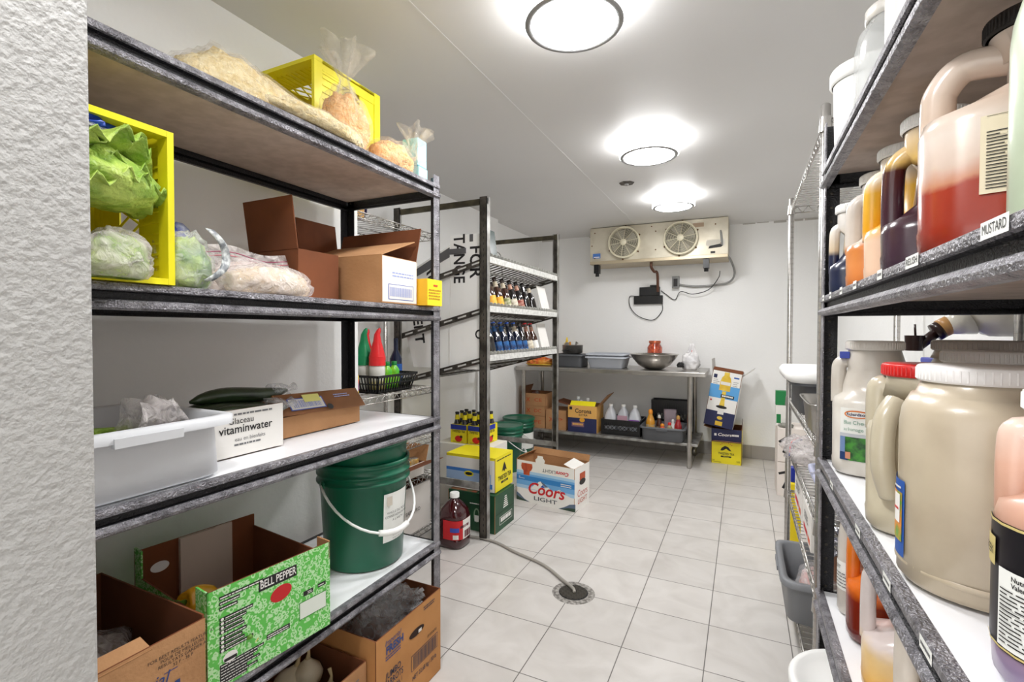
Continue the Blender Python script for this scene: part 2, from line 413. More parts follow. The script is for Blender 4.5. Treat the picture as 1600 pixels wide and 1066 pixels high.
# ---------------------------------------------------------------- black rivet shelving units
def black_unit(label, xf, xr, y0, y1, levels, H):
    s = 1 if xf > xr else -1
    t = thing('shelving_unit', label, 'shelving unit', (0, 0, 0))
    for y, fy in ((y0, 1), (y1, -1)):
        for x, fx in ((xf, -s), (xr, s)):
            p = MB().box(min(x, x + fx * .038), min(y, y + fy * .003), 0, max(x, x + fx * .038), max(y, y + fy * .003), H, BLK)
            ff = WORN if x == xf else BLK
            p.box(min(x, x + fx * .003), min(y, y + fy * .038), 0, max(x, x + fx * .003), max(y, y + fy * .038), H, ff)
            z = .03
            while z < H - .03:
                p.lathe([(.004, 0), (.0032, -.0012), (.0001, -.0016)], DKST, T(x + fx * .02, y + fy * .003, z) @ RX(90 if fy > 0 else -90), seg=8, caps=False); z += .038
            p.build('post', t)
    for Z in levels:
        Z = Z - .0012
        MB().box(min(xf, xr) + .012, y0 + .012, Z - .016, max(xf, xr) - .012, y1 - .012, Z - .003, PBRD).add([(min(xf, xr) + .012, y0 + .012, Z - .0028), (max(xf, xr) - .012, y0 + .012, Z - .0028), (max(xf, xr) - .012, y1 - .012, Z - .0028), (min(xf, xr) + .012, y1 - .012, Z - .0028)], [(0, 1, 2, 3)], MEL).build('shelf_board', t)
        for x, q, mm in ((xf, s, WORN), (xr, -s, BLK)):
            # section in (outward u, z)
            pr = [(-.014, 0), (.001, 0), (.004, -.002), (.005, -.008), (.004, -.014), (0, -.016), (-.008, -.018), (-.008, -.030), (0, -.032), (.006, -.035), (.009, -.041), (.007, -.047), (0, -.051), (-.012, -.051), (-.012, -.047), (-.003, -.047), (-.003, -.036), (-.012, -.034)]
            a = [(x + q * u, y0 + .004, Z + z) for u, z in pr]; b = [(x + q * u, y1 - .004, Z + z) for u, z in pr]; n = len(pr); m_ = MB()
            for i in range(n - 1):
                m_.add([a[i], a[i + 1], b[i + 1], b[i]], [(0, 1, 2, 3)], BLK if 5 <= i <= 7 or i > 13 else mm)
            m_.build('front_beam' if x == xf else 'rear_beam', t)
        for y, q in ((y0, 1), (y1, -1)):
            m_ = MB().box(min(xf, xr) + .004, min(y, y + q * .003), Z - .050, max(xf, xr) - .004, max(y, y + q * .003), Z - .004, BLK)
            m_.tube([(xf - s * .004, y + q * .006, Z - .045), (xr + s * .004, y + q * .006, Z - .045)], .007, BLK)
            m_.build('side_beam', t)
    return t
black_unit('black steel shelving unit against the wall, holding produce boxes and the green bucket', -1.03, -1.487, .305, 1.525, (1.80, 1.345, .935, .462), 1.83)
RU = black_unit('black steel shelving unit crammed with sauce jugs', .19, .647, .31, 1.55, (1.69, 1.35, .915, .555), 1.805)
def edge_label(y, s, Z, w_=.05):
    Mt = FM((.19 - .0052, y, Z - .008), (0, -1, 0), (0, 0, 1))
    m_ = MB().rect(-w_ / 2, -.0075, w_ / 2, .0075, LBL, Mt, .0004)
    if s: m_.text(s, 0, 0, .012, INK, Mt, .0008, w=w_ * .85)
    else: m_.lines(-w_ * .38, -.0035, w_ * .38, .0045, 1, GINK, Mt, fill=.5, z=.0008, seed=int(y * 100), ragged=.1)
    m_.build('shelf_label', RU, label='small white shelf label')
for y, s in ((1.47, ''), (1.36, ''), (1.22, ''), (1.08, ''), (.90, ''), (.745, 'RELISH'), (.53, 'MUSTARD')): edge_label(y, s, 1.35, .05 if len(s) > 4 else .03)
for y, s in ((1.30, ''), (1.02, ''), (.83, ''), (.67, '')): edge_label(y, s, .915, .04)

# ---------------------------------------------------------------- makers shared by many things
def carton(t, x0, x1, y0, y1, z0, z1, outer, inner, name='box_body', deco=None, lid=False, cut=None, th=.004, floor_=True):
    """open cardboard tray of real walls; coordinates local to t; cut: {'side': height fraction} lowers a wall"""
    h = {k: z1 for k in 'xXyY'}
    if cut: h.update(cut)
    b = MB()
    def wall(ax0, ay0, ax1, ay1, zt, out_face):
        v = [(x, y, z) for z in (z0, zt) for y in (ay0, ay1) for x in (ax0, ax1)]
        fs = {'z': (0, 2, 3, 1), 'Z': (4, 5, 7, 6), 'y': (0, 1, 5, 4), 'Y': (2, 6, 7, 3), 'x': (0, 4, 6, 2), 'X': (1, 3, 7, 5)}
        for k, f in fs.items(): b.add(v, [f], outer if k == out_face else inner)
    wall(x0, y0, x0 + th, y1, h['x'], 'x'); wall(x1 - th, y0, x1, y1, h['X'], 'X')
    wall(x0 + th, y0, x1 - th, y0 + th, h['y'], 'y'); wall(x0 + th, y1 - th, x1 - th, y1, h['Y'], 'Y')
    if floor_: b.box(x0 + th, y0 + th, z0, x1 - th, y1 - th, z0 + th, inner)
    if lid: b.box(x0, y0, z1 - .001, x1, y1, z1 + .002, outer)
    if deco: deco(b)
    return b.build(name, t)
def flap(t, a, b_, d, outer, inner, th=.003, name='flap', deco=None, **kw):
    """cardboard flap from hinge a-b_ reaching out by vector d"""
    a, b_, d = Vector(a), Vector(b_), Vector(d); n = (b_ - a).cross(d).normalized() * th
    m_ = MB(); v = [a, b_, b_ + d, a + d]; v2 = [p + n for p in v]
    m_.add(v, [(3, 2, 1, 0)], inner); m_.add(v2, [(0, 1, 2, 3)], outer)
    for i in range(4):
        j = (i + 1) % 4; m_.add([v[i], v[j], v2[j], v2[i]], [(0, 1, 2, 3)], inner)
    if deco: deco(m_)
    return m_.build(name, t, **kw)
def tub(t, L_, W_, H, m, taper=.88, rim=.02, lip=.016, name='tub_body', handle=True):
    """bus tub centred on its bottom: tapered rounded walls, rolled rim"""
    a, b = L_ / 2, W_ / 2; ta, tb = a * taper, b * taper
    g = MB()
    g.loft([(0, 0, 0, ta * .96, tb * .96, 9), (0, 0, .006, ta, tb, 9), (0, 0, H - lip, a - rim, b - rim, 9), (0, 0, H - .002, a - rim * .8, b - rim * .8, 9), (0, 0, H, a - rim * .4, b - rim * .4, 9), (0, 0, H - .003, a, b, 9), (0, 0, H - lip, a, b, 9)], m, cap=(True, False))
    g.loft([(0, 0, H, a - rim * .4, b - rim * .4, 9), (0, 0, H - .004, a - rim - .002, b - rim - .002, 9), (0, 0, .008, ta - .004, tb - .004, 9)], m, cap=(False, False))
    g.loft([(0, 0, .0075, ta - .004, tb - .004, 9), (0, 0, .008, ta - .0045, tb - .0045, 9)], m, cap=(False, True))
    if handle:
        for sx in (1, -1):
            g.box(sx * (a - .002) - .006, -.06, H - .03, sx * (a - .002) + .006, .06, H - .012, m)
            g.box(-.05, sx * (b - .002) - .006, H - .03, .05, sx * (b - .002) + .006, H - .012, m)
    return g.build(name, t)
def crate(t, L_, W_, H, m, name='crate_body', M=None):
    """milk crate, opening along +z, centred on its bottom: corner posts, lattice sides, thick rim"""
    g = MB(); a, b, e = L_ / 2, W_ / 2, .012
    g.box(-a + e, -b + e, 0, a - e, b - e, .008, m, M)
    def side(P, hw):
        # P maps (u along the side, depth inward, z) to crate space
        Q = (M or Matrix()) @ P
        g.box(-hw, 0, H - .032, hw, e, H, m, Q).box(-hw, .0, 0, hw, e, .03, m, Q)
        g.box(-hw + .001, .003, .03, hw - .001, .006, H * .34, m, Q).box(-hw + .001, .003, H * .60, hw - .001, .006, H - .032, m, Q)
        g.box(-hw + .001, .001, .03, -hw + .03, .007, H - .032, m, Q).box(hw - .03, .001, .03, hw - .001, .007, H - .032, m, Q)
        n = int(hw * 2 / .022)
        for i in range(n): u = -hw + .02 + (2 * hw - .04) * i / (n - 1); g.box(u - .002, 0, H * .62, u + .002, .009, H - .034, m, Q)
        n = int(hw * 2 / .04)
        for i in range(n):
            u = -hw + .03 + (2 * hw - .06) * i / max(1, n - 1)
            for d in (-1, 1): g.tube([(max(-hw, min(hw, u - d * .02)), .005, H * .33), (max(-hw, min(hw, u + d * .02)), .005, H * .61)], .003, m, Q, seg=4)
    side(Matrix.Translation((0, -b, 0)), a); side(Matrix.Translation((0, b, 0)) @ RZ(180), a)
    side(Matrix.Translation((-a, 0, 0)) @ RZ(-90), b - e - .0005); side(Matrix.Translation((a, 0, 0)) @ RZ(90), b - e - .0005)
    return g.build(name, t)
def bag(t, rx, ry, rz, fm, content=None, seed=1, knot=None, name='plastic_bag', flat=-.5, amp=.12, cs=.9, kh=.09, kr=.035):
    """filled plastic bag; knot = (x, y, z) of the tied neck with a ruffled top above it"""
    if content: MB().blob(rx * cs, ry * cs, rz * cs, content, seed=seed, amp=amp, flat=flat).build('contents', t)
    g = MB().blob(rx, ry, rz, fm, seed=seed, amp=amp * 1.15, flat=flat)
    if knot:
        k = Vector(knot); base = Vector((k.x * .7, k.y * .7, rz * .9)); q = random.Random(seed)
        def fn(u, v):
            th = u * 2 * math.pi; p = base.lerp(k, min(1, v * 2)) if v < .5 else k.lerp(k + Vector((k.x * .2, k.y * .2, kh)), (v - .5) * 2)
            r = (rx * .55 * (1 - v * 2) + .012) if v < .5 else .012 + kr * (v - .5) * 2
            r *= 1 + .4 * math.sin(th * 5 + seed + v * 3) * (v if v > .5 else .3) + .25 * math.sin(th * 9 + seed * 2)
            return p + Vector((math.cos(th) * r, math.sin(th) * r, .018 * math.sin(th * 4 + seed) * v))
        g.sheet(fn, 40, 14, fm)
    return g.build(name, t)
SHRED_W = mat('shredded_white_cheese', 'ecdcae', .7, col2='d8bf84', vscale=60, bump=1, bscale=110)
SHRED_O = mat('shredded_orange_cheese', 'f6c486', .7, col2='e9a65c', vscale=60, bump=1, bscale=110)
def pxface(x, y, z): return FM((x, y, z), (0, 1, 0), (0, 0, 1))     # on a face that looks along +x
def nyface(x, y, z): return FM((x, y, z), (1, 0, 0), (0, 0, 1))     # on a face that looks along -y

# ---------------------------------------------------------------- on the top shelf (z 1.80)
t = thing('milk_crate', 'yellow plastic crate lying on its side on top of the wall shelving', 'crate', (-1.345, 1.25, 1.80))
crate(t, .28, .31, .30, YELP, M=T(-.0, .15, .155) @ RX(90))
MB().box(-.09, -.02, 0, .02, .05, .05, CARD).build('taped_corner', t, loc=(.08, .06, .012))
t = thing('cheese_bag', 'large clear bag of pale shredded cheese drooping on the top shelf', 'bag', (-1.195, .86, 1.801), 5, 'bags of shredded cheese')
bag(t, .10, .20, .105, FILMC, SHRED_W, 2, flat=-.45, cs=.95)
t = thing('cheese_bag', 'flat clear bag of white shreds under the drooping cheese bag edge', 'bag', (-1.06, .99, 1.801), 2, 'bags of shredded cheese')
bag(t, .055, .17, .034, FILMC, SHRED_W, 5, flat=-.6, cs=.95)
t = thing('cheese_bag', 'tall knotted clear bag of orange shredded cheese standing before the yellow crate', 'bag', (-1.115, 1.135, 1.801), 0, 'bags of shredded cheese')
bag(t, .07, .085, .115, FILMC, SHRED_O, 8, knot=(.0, .0, .225), flat=-.7, kh=.10, kr=.05)
t = thing('cheese_bag', 'clear bag of orange shredded cheese tied shut beside the light blue box', 'bag', (-1.11, 1.335, 1.801), 4, 'bags of shredded cheese')
bag(t, .08, .105, .068, FILMC, SHRED_O, 11, knot=(.03, .10, .115), flat=-.6, kh=.07, kr=.04)
LBLUE = mat('light_blue_card', 'a5dbe6', .6)
for i, (dz, h, lb) in enumerate(((0, .06, 'light blue carton at the end of the top shelf, lower of two'), (.061, .10, 'light blue carton at the end of the top shelf, upper of two'))):
    tag(MB().box(-.033, -.03, 0, .033, .03, h, LBLUE).rect(-.025, .015, .025, .03, WHT, nyface(0, -.03, 0)).build('light_blue_carton', None, (-1.112, 1.488 - i * .006, 1.80 + dz), 4, bev=.002), lb, 'box', 'light blue cartons')

# ---------------------------------------------------------------- on the second shelf (z 1.345)
Z2 = 1.345
t = thing('milk_crate', 'yellow plastic crate on its side stuffed with cabbage and greens', 'crate', (-1.17, .465, Z2))
crate(t, .30, .232, .28, YELP, M=T(-.13, -.0, .15) @ RY(90))
LEAFM = zramp('cabbage_leaf', [(0, 'eef3c4'), (.03, 'c4de5a'), (.12, '9cc838'), (.3, '6fa52a')], .45, 40, .05)
DLEAF = mat('dark_greens', '2f5a24', .5, col2='1d3d18', vscale=20, bump=.6, bscale=60)
LGRN = mat('light_green_leaf', 'b9cf62', .45, col2='86ab3c', vscale=26, bump=.9, bscale=60)
PALE = mat('pale_rib', 'e9efcf', .45, col2='cfe08f', vscale=10)
def leafy(t, n, L_, W_, m, seed, name='leaf', lift=.05, curl=.5):
    q = random.Random(seed)
    for k in range(n):
        a = q.uniform(-.5, .5); ph = q.uniform(0, 6); ln = L_ * q.uniform(.75, 1.05); wd = W_ * q.uniform(.7, 1.1); z0 = k * lift / n
        def fn(u, v):
            ww = wd * math.sin(math.pi * (.12 + .8 * v)) ** .7; x = (u - .5) * 2
            yy = v * ln; cup = curl * x * x * wd * .5
            ruff = .012 * abs(x) ** 2 * math.sin(v * 26 + ph + x * 3) + .006 * math.sin(v * 50 + ph) * abs(x)
            X = x * ww * math.cos(a) ; Zz = z0 + .05 * math.sin(math.pi * v) + cup * math.cos(a * 2) + ruff + X * math.sin(a) * .5
            return (X, yy - ln / 2, max(.0, Zz))
        g = MB().sheet(fn, 14, 26, m); g.tube([(0, -ln / 2, z0 + .008), (0, 0, z0 + .05), (0, ln * .35, z0 + .04)], [.012, .008, .003], PALE)
        g.build(name, t, rz=q.uniform(-25, 25), solid=.0015)
t = thing('napa_cabbage', 'pale green napa cabbage spilling out of the yellow crate', 'cabbage', (-1.02, .46, Z2 + .13), 30)
MB().blob(.065, .115, .05, LGRN, seed=21, amp=.12, fr=5, flat=-.9).build('cabbage_head', t)
leafy(t, 4, .24, .075, LGRN, 3, lift=.10)
t = thing('romaine_bundle', 'dark leafy greens in film lying over the cabbage', 'vegetable', (-1.06, .46, Z2 + .225), 30)
MB().blob(.05, .10, .022, DLEAF, seed=25, amp=.25, fr=5, flat=-.8).build('greens', t)
MB().blob(.054, .105, .026, FILM, seed=26, amp=.2, flat=-.8).build('film_wrap', t)
t = thing('blue_bag', 'crumpled bright blue plastic bag topmost in the yellow crate', 'bag', (-1.08, .45, Z2 + .268), 40)
MB().blob(.045, .10, .018, mat('blue_film', '1b4fd0', .3, bump=.6, bscale=30), seed=31, amp=.35, fr=4, flat=-.5).build('bag', t)
t = thing('produce_bag', 'clear bag of greens under the cabbage at the crate mouth', 'bag', (-1.01, .47, Z2 + .003), 20)
bag(t, .05, .07, .055, FILM2, LGRN, 41, flat=-.6)
t = thing('lettuce_bag', 'bag of shredded lettuce with printed white seal beside the yellow crate', 'bag', (-1.08, .63, Z2 + .001), 10)
bag(t, .055, .06, .075, FILM, mat('lettuce_shreds', 'b9cf76', .5, col2='5d8a35', vscale=22, bump=.8, bscale=50), 44, flat=-.6)
g = MB().sheet(lambda u, v: (.058 + .004 * math.sin(v * 9), .01 + .05 * math.sin(v * 3.1) + (u - .5) * .022, .015 + v * .11), 3, 14, mat('seal_strip', 'dfe3e2', .4, col2='767b80', vscale=70)); g.build('seal_strip', t, solid=.001)
t = thing('snack_bag', 'crumpled blue and red printed bag behind the lettuce', 'bag', (-1.27, .71, Z2 + .001), 30)
MB().blob(.05, .09, .095, mat('blue_print_film', '2b3a8c', .3, col2='b9bfcf', vscale=18, bump=.8, bscale=30), seed=51, amp=.35, fr=4, flat=-.7).build('bag', t)
MB().blob(.025, .035, .022, mat('red_print_film', 'd8402c', .3), seed=52, amp=.3).build('red_band', t, loc=(.03, -.07, .085))
def zip_bag(t, L_, W_, H, seed, content, cm):
    bag(t, W_, L_ * .8, H, FILM2, cm if content else None, seed, flat=-.5, amp=.08)
    def fn(u, v): return (.01 - .03 * v, (u - .5) * 2 * L_ * .95, H * .75 + v * .075 + .006 * math.sin(u * 9 + seed))
    MB().sheet(fn, 20, 5, FILM2).build('bag_top', t)
    g = MB()
    for v, c in ((.62, 'c96a78'), (.75, 'a8466a')): g.tube([Vector(fn(i / 12, v)) + Vector((.001, 0, 0)) for i in range(13)], .0012, mat('zip_' + c, c, .4), seg=4)
    g.build('zip_seal', t)
t = thing('zip_bag', 'upright resealable bag with pink zip seal behind the bread rolls', 'bag', (-1.18, .85, Z2 + .001), 3)
zip_bag(t, .15, .045, .065, 61, True, mat('pinkish_meat', 'd9bdb4', .6, col2='e6d5cf', vscale=12))
t = thing('zip_bag', 'resealable bag of pale buns lying at the shelf edge, with marker writing', 'bag', (-1.085, .845, Z2 + .001), 0)
bag(t, .055, .13, .052, FILM2, mat('bun_dough', 'e6cfae', .7, col2='f2e4cf', vscale=9), 64, flat=-.5, amp=.07)
# open cartons
t = thing('cardboard_box', 'open brown shipping box with a printed white label on its end', 'box', (0, 0, 0))
def deco(b):
    P = pxface(-1.028, 1.29, Z2)
    b.rect(-.088, .004, .088, .148, WCARD, P, .0005); b.rect(-.06, .012, .07, .062, mat('blue_line', '4a62b4', .6), P, .001); b.rect(-.057, .014, .067, .060, WCARD, P, .0014)
    b.barcode(-.053, .022, .06, .052, mat('pale_blue_line', '9aa6d4', .6), P, 22, 4, .0018); b.lines(-.04, .085, .08, .105, 2, mat('pale_blue_line', '9aa6d4', .6), P, seed=3)
carton(t, -1.39, -1.028, 1.20, 1.38, Z2, Z2 + .15, CARD, CARD, deco=deco)
flap(t, (-1.39, 1.20, Z2 + .15), (-1.028, 1.20, Z2 + .15), (0, .17, .065), CARD, CARD)
flap(t, (-1.028, 1.375, Z2 + .15), (-1.39, 1.375, Z2 + .15), (0, .03, .12), CARD, CARDK)
flap(t, (-1.388, 1.38, Z2 + .15), (-1.388, 1.20, Z2 + .15), (-.02, 0, .155), CARD, CARDK)
flap(t, (-1.03, 1.205, Z2 + .148), (-1.03, 1.37, Z2 + .148), (-.05, 0, -.02), WCARD, CARD)
t = thing('cardboard_box', 'tall dark brown open box standing behind the resealable bags', 'box', (0, 0, 0))
carton(t, -1.38, -1.17, 1.005, 1.16, Z2, Z2 + .15, CARDK, CARDK)
flap(t, (-1.38, 1.006, Z2 + .15), (-1.17, 1.006, Z2 + .15), (.0, -.02, .15), CARDK, CARDK)
t = thing('yellow_carton', 'small yellow printed carton at the end of the second shelf', 'box', (-1.04, 1.432, Z2), 2)
g = MB().box(-.05, -.047, 0, .05, .047, .092, mat('golden_card', 'f0b61c', .6)).box(.0495, -.047, 0, .051, .047, .092, mat('lemon_card', 'f4dc16', .6))
P = pxface(.0512, 0, 0); g.lines(-.04, .02, .045, .06, 4, mat('ochre_ink', 'c08a10', .6), P, seed=8); g.lines(-.01, .065, .03, .078, 1, REDI, P, seed=2)
g.build('carton_body', t)

# ---------------------------------------------------------------- on the third shelf (z .935)
Z3 = .935
t = thing('bus_tub', 'light grey bus tub of produce on the wall shelving, overhanging the edge', 'tub', (-1.225, .535, Z3))
tub(t, .40, .38, .135, GRYP, rim=.028, lip=.022)
t = thing('clear_bag', 'empty crumpled clear bag poking out of the light grey tub', 'bag', (-1.135, .60, Z3 + .055))
g = MB()
for k in range(3):
    g.sheet(lambda u, v, k=k: ((u - .5) * .10 * (1 - .4 * v) + .01 * math.sin(v * 9 + k), (u - .5) * .13 * (1 - .5 * v) * (1 if k != 1 else -1) + .012 * math.sin(u * 11 + k * 2), v * .125 * (1 - .25 * abs(u - .5 + .1 * k)) + .006 * math.sin(u * 17)), 12, 10, FILM2)
g.build('bag_film', t)
t = thing('celery_bunch', 'bright green celery tops in the light grey tub', 'vegetable', (-1.17, .50, Z3 + .07))
q = random.Random(3); g = MB()
for k in range(8): g.tube([(q.uniform(-.05, .05), -.07, q.uniform(0, .03)), (q.uniform(-.05, .05), 0, q.uniform(.03, .05)), (q.uniform(-.05, .05), .07, q.uniform(.0, .045))], [.009, .008, .005], LGRN)
g.build('stalks', t)
t = thing('chocolate_tray', 'dark ridged mould tray in the light grey tub', 'tray', (-1.22, .67, Z3 + .085), 75, tilt=(0, 8))
g = MB().box(-.05, -.08, 0, .05, .08, .006, BPL)
for i in range(6):
    for j in range(3): g.loft([(-.034 + .034 * j, -.065 + .026 * i, .006, .014, .011, 5), (-.034 + .034 * j, -.065 + .026 * i, .016, .010, .007, 5)], mat('cocoa_plastic', '3a2e2e', .3), smooth=False)
g.build('tray_body', t)
CUC = mat('cucumber_skin', '24381b', .3, col2='182912', vscale=12, bump=.2, bscale=30, coat=.4)
def cucumber(x, y, z, rz, lb, L_=.30):
    t = thing('cucumber', lb, 'cucumber', (x, y, z), rz, 'wrapped long cucumbers')
    pts = [(0, -L_ / 2 + L_ * i / 12, .02 + .006 * math.sin(i * .5)) for i in range(13)]
    rr = [.004, .014, .019, .021, .022, .022, .022, .022, .021, .02, .017, .012, .006]
    MB().tube(pts, rr, CUC, seg=12).build('cucumber_body', t)
    MB().tube([(0, L_ / 2 - .06, .022), (0, L_ / 2 - .02, .024), (0, L_ / 2 + .012, .022), (.004, L_ / 2 + .03, .028)], [.022, .018, .008, .013], FILM, seg=10).build('film_end', t)
cucumber(-1.20, .86, Z3 + .080, 4, 'dark wrapped cucumber lying along the front of the white beverage box', .26)
cucumber(-1.25, .86, Z3 + .082, -2, 'dark wrapped cucumber in the middle of the pile', .30)
cucumber(-1.31, .90, Z3 + .082, 5, 'dark wrapped cucumber lying nearest the wall', .34)
cucumber(-1.27, .90, Z3 + .118, 3, 'dark wrapped cucumber lying on top of the others', .30)
t = thing('beverage_box', 'low white printed beverage carton full of cucumbers', 'box', (0, 0, 0))
def deco(b):
    P = pxface(-1.165, .80, Z3)
    b.text('Glaceau', .02, .089, .022, INK, P); b.text('vitaminwater', .035, .068, .03, INK, P, w=.15, bold=.01)
    b.text('eau en bienfaits', .045, .042, .014, GINK, P); b.lines(.0, .024, .09, .034, 1, GINK, P, seed=12); b.lines(.0, .102, .12, .112, 1, GINK, P, seed=4)
carton(t, -1.345, -1.165, .745, .945, Z3, Z3 + .115, WCARD, CARDD, deco=deco, cut={'X': Z3 + .118})
t = thing('brown_mailer_box', 'small brown carton with raised lid and yellow sticker on the third shelf', 'box', (0, 0, 0))
carton(t, -1.335, -1.225, .985, 1.31, Z3, Z3 + .062, CARD, CARDD)
def deco(m_):
    P = FM((-1.217, 1.14, Z3 + .074), (0, 1, 0), (-.55, 0, .83))
    m_.rect(-.135, .008, .01, .042, mat('blue_line', '4a62b4', .6), P, .001); m_.rect(-.131, .011, .006, .039, WCARD, P, .0014); m_.barcode(-.12, .014, -.0, .036, mat('pale_blue_line', '9aa6d4', .6), P, 16, 5, .0018)
    m_.rect(-.07, .024, .0, .048, mat('yellow_sticker', 'ece98a', .6), P, .0022); m_.lines(.06, .03, .13, .042, 2, mat('pale_blue_line', '9aa6d4', .6), P, seed=7); m_.ell(.022, .008, .012, .011, INK, P, .002)
flap(t, (-1.208, 1.32, Z3 + .058), (-1.208, .98, Z3 + .070), (-.045, 0, .058), CARD, CARDD, deco=lambda m_: None, name='lid')
g = MB(); P = FM((-1.2105, 1.15, Z3 + .064), (0, 1, -.035), (-.045, 0, .058)); 
g.rect(-.135, .010, .0, .052, mat('blue_line', '4a62b4', .6), P, .0052); g.rect(-.131, .013, -.004, .049, WCARD, P, .0056); g.barcode(-.12, .018, -.015, .044, mat('pale_blue_line', '9aa6d4', .6), P, 16, 5, .006)
g.rect(-.075, .035, -.01, .062, mat('yellow_sticker', 'ece98a', .6), P, .0064); g.lines(.05, .04, .12, .056, 2, mat('pale_blue_line', '9aa6d4', .6), P, seed=7, z=.0056); g.ell(.014, .010, .012, .010, INK, P, .006)
g.build('lid_label', t)
flap(t, (-1.253, 1.32, Z3 + .116), (-1.253, .98, Z3 + .128), (-.06, 0, -.03), CARD, CARDD, name='lid')
MB().add([(-1.208, .98, Z3 + .07), (-1.253, .98, Z3 + .128), (-1.32, .98, Z3 + .06), (-1.225, .982, Z3 + .055)], [(0, 1, 2, 3)], CARD).build('tuck_flap', t, solid=.003)
MB().blob(.03, .05, .02, WCARD, seed=70).build('tissue', t, loc=(-1.26, 1.25, Z3 + .045))

# ---------------------------------------------------------------- on the fourth shelf (z .462)
Z4 = .462
PEPG = mat('green_printed_card', '5cc04c', .6)
def pepper_print():
    m = PEPG; nt = m.node_tree; b = nt.nodes['Principled BSDF']; L = nt.links
    tc = nt.nodes.new('ShaderNodeTexCoord'); v = nt.nodes.new('ShaderNodeTexVoronoi'); v.inputs['Scale'].default_value = 100; v.feature = 'F1'
    n = nt.nodes.new('ShaderNodeTexNoise'); n.inputs['Scale'].default_value = 45; L.new(tc.outputs['Object'], n.inputs['Vector'])
    mx0 = nt.nodes.new('ShaderNodeMix'); mx0.data_type = 'RGBA'; mx0.inputs[0].default_value = .018; L.new(tc.outputs['Object'], mx0.inputs[6]); L.new(n.outputs['Color'], mx0.inputs[7]); L.new(mx0.outputs[2], v.inputs['Vector'])
    r = nt.nodes.new('ShaderNodeValToRGB'); e = r.color_ramp.elements; r.color_ramp.interpolation = 'LINEAR'
    e[0].position = .24; e[0].color = lin('5fc050'); e[1].position = .33; e[1].color = lin('b9e4ae')
    for p_, c in ((.50, 'b9e4ae'), (.60, '5fc050')): x = e.new(p_); x.color = lin(c)
    L.new(v.outputs['Distance'], r.inputs[0]); L.new(r.outputs[0], b.inputs['Base Color'])
pepper_print()
t = thing('produce_box', 'open green printed bell pepper box with red oval on its front', 'box', (-1.0, .955, Z4), -7)
# local frame: the front face looks along +x, y runs from -.30 (toward the doorway) to 0
def deco(b):
    P = pxface(0, 0, 0); W2 = WHT
    b.rect(-.196, .176, -.098, .204, INK, P, .0006); b.text('BELL PEPPER', -.147, .190, .026, WHT, P, .0014, bold=.015, w=.092)
    b.ell(-.140, .150, .028, .019, mat('red_oval', 'c01a20', .5), P, rot=8)
    for i, wd in enumerate((.10, .045, .040)): b.rect(-.285, .198 - i * .012, -.285 + wd, .206 - i * .012, INK, P, .0006); b.lines(-.283, .199 - i * .012, -.287 + wd, .205 - i * .012, 1, WHT, P, seed=i + 2, ragged=0)
    for k, (v0, n) in enumerate(((.150, 4), (.108, 4))):
        for i in range(n):
            v = v0 - i * .0095; wd = (.075, .06, .05, .055)[(i + k) % 4]
            b.rect(-.285, v, -.285 + wd, v + .008, INK, P, .0006); b.lines(-.272, v + .0015, -.287 + wd, v + .0065, 1, WHT, P, seed=i * 3 + k, ragged=0); b.ell(-.279, v + .004, .0035, .0035, WHT, P, .0012, 10)
    for i in range(7): wd = (.10, .085, .075, .09, .06, .085, .06)[i]; v = .046 - i * .0066; b.rect(-.285, v, -.285 + wd, v + .0066, INK, P, .0006); b.lines(-.283, v + .001, -.287 + wd, v + .005, 1, WHT, P, seed=40 + i, ragged=0)
    b.ell(-.262, .062, .016, .012, WHT, P); b.rect(-.276, .055, -.248, .062, INK, P, .0012)
    b.rect(-.178, .052, -.118, .064, INK, P, .0006); b.lines(-.176, .053, -.12, .063, 2, WHT, P, seed=61, ragged=.1)
    b.rect(-.092, .055, -.012, .100, mat('print_edge', '3d8f3a', .6), P, .0006); b.rect(-.090, .057, -.014, .098, mat('pale_patch', 'dfe6dc', .6), P, .001)
    b.rect(-.080, .112, -.052, .124, INK, P, .0006); b.lines(-.068, .114, -.054, .122, 2, WHT, P, seed=5); b.rect(-.038, .116, -.014, .126, INK, P, .0006); b.lines(-.036, .118, -.016, .124, 1, WHT, P, seed=9)
carton(t, -.37, 0, -.31, 0, 0, .225, PEPG, CARDK, deco=deco, cut={'y': .165, 'Y': .19})
for (x0, x1, z1) in ((-.37, -.33, .235), (-.05, 0, .225)): MB().box(x0, -.31, .16, x1, -.306, z1, PEPG).build('corner_tab', t)
MB().box(-.05, -.004, .18, 0, 0, .228, CARD).build('corner_tab', t)
MB().box(-.366, -.21, .002, -.355, -.12, .225, mat('pale_inner_card', 'cdbfb2', .8)).box(-.366, -.12, .002, -.36, -.07, .225, mat('pale_inner_card', 'cdbfb2', .8)).build('liner_flap', t)
MB().ell(-.255, .165, .022, .014, WALL, pxface(-.366, 0, 0), .0006).build('hand_hole', t)
PEPO = mat('yellow_pepper_skin', 'f3a81a', .25, col2='f7c32e', vscale=8, coat=.5)
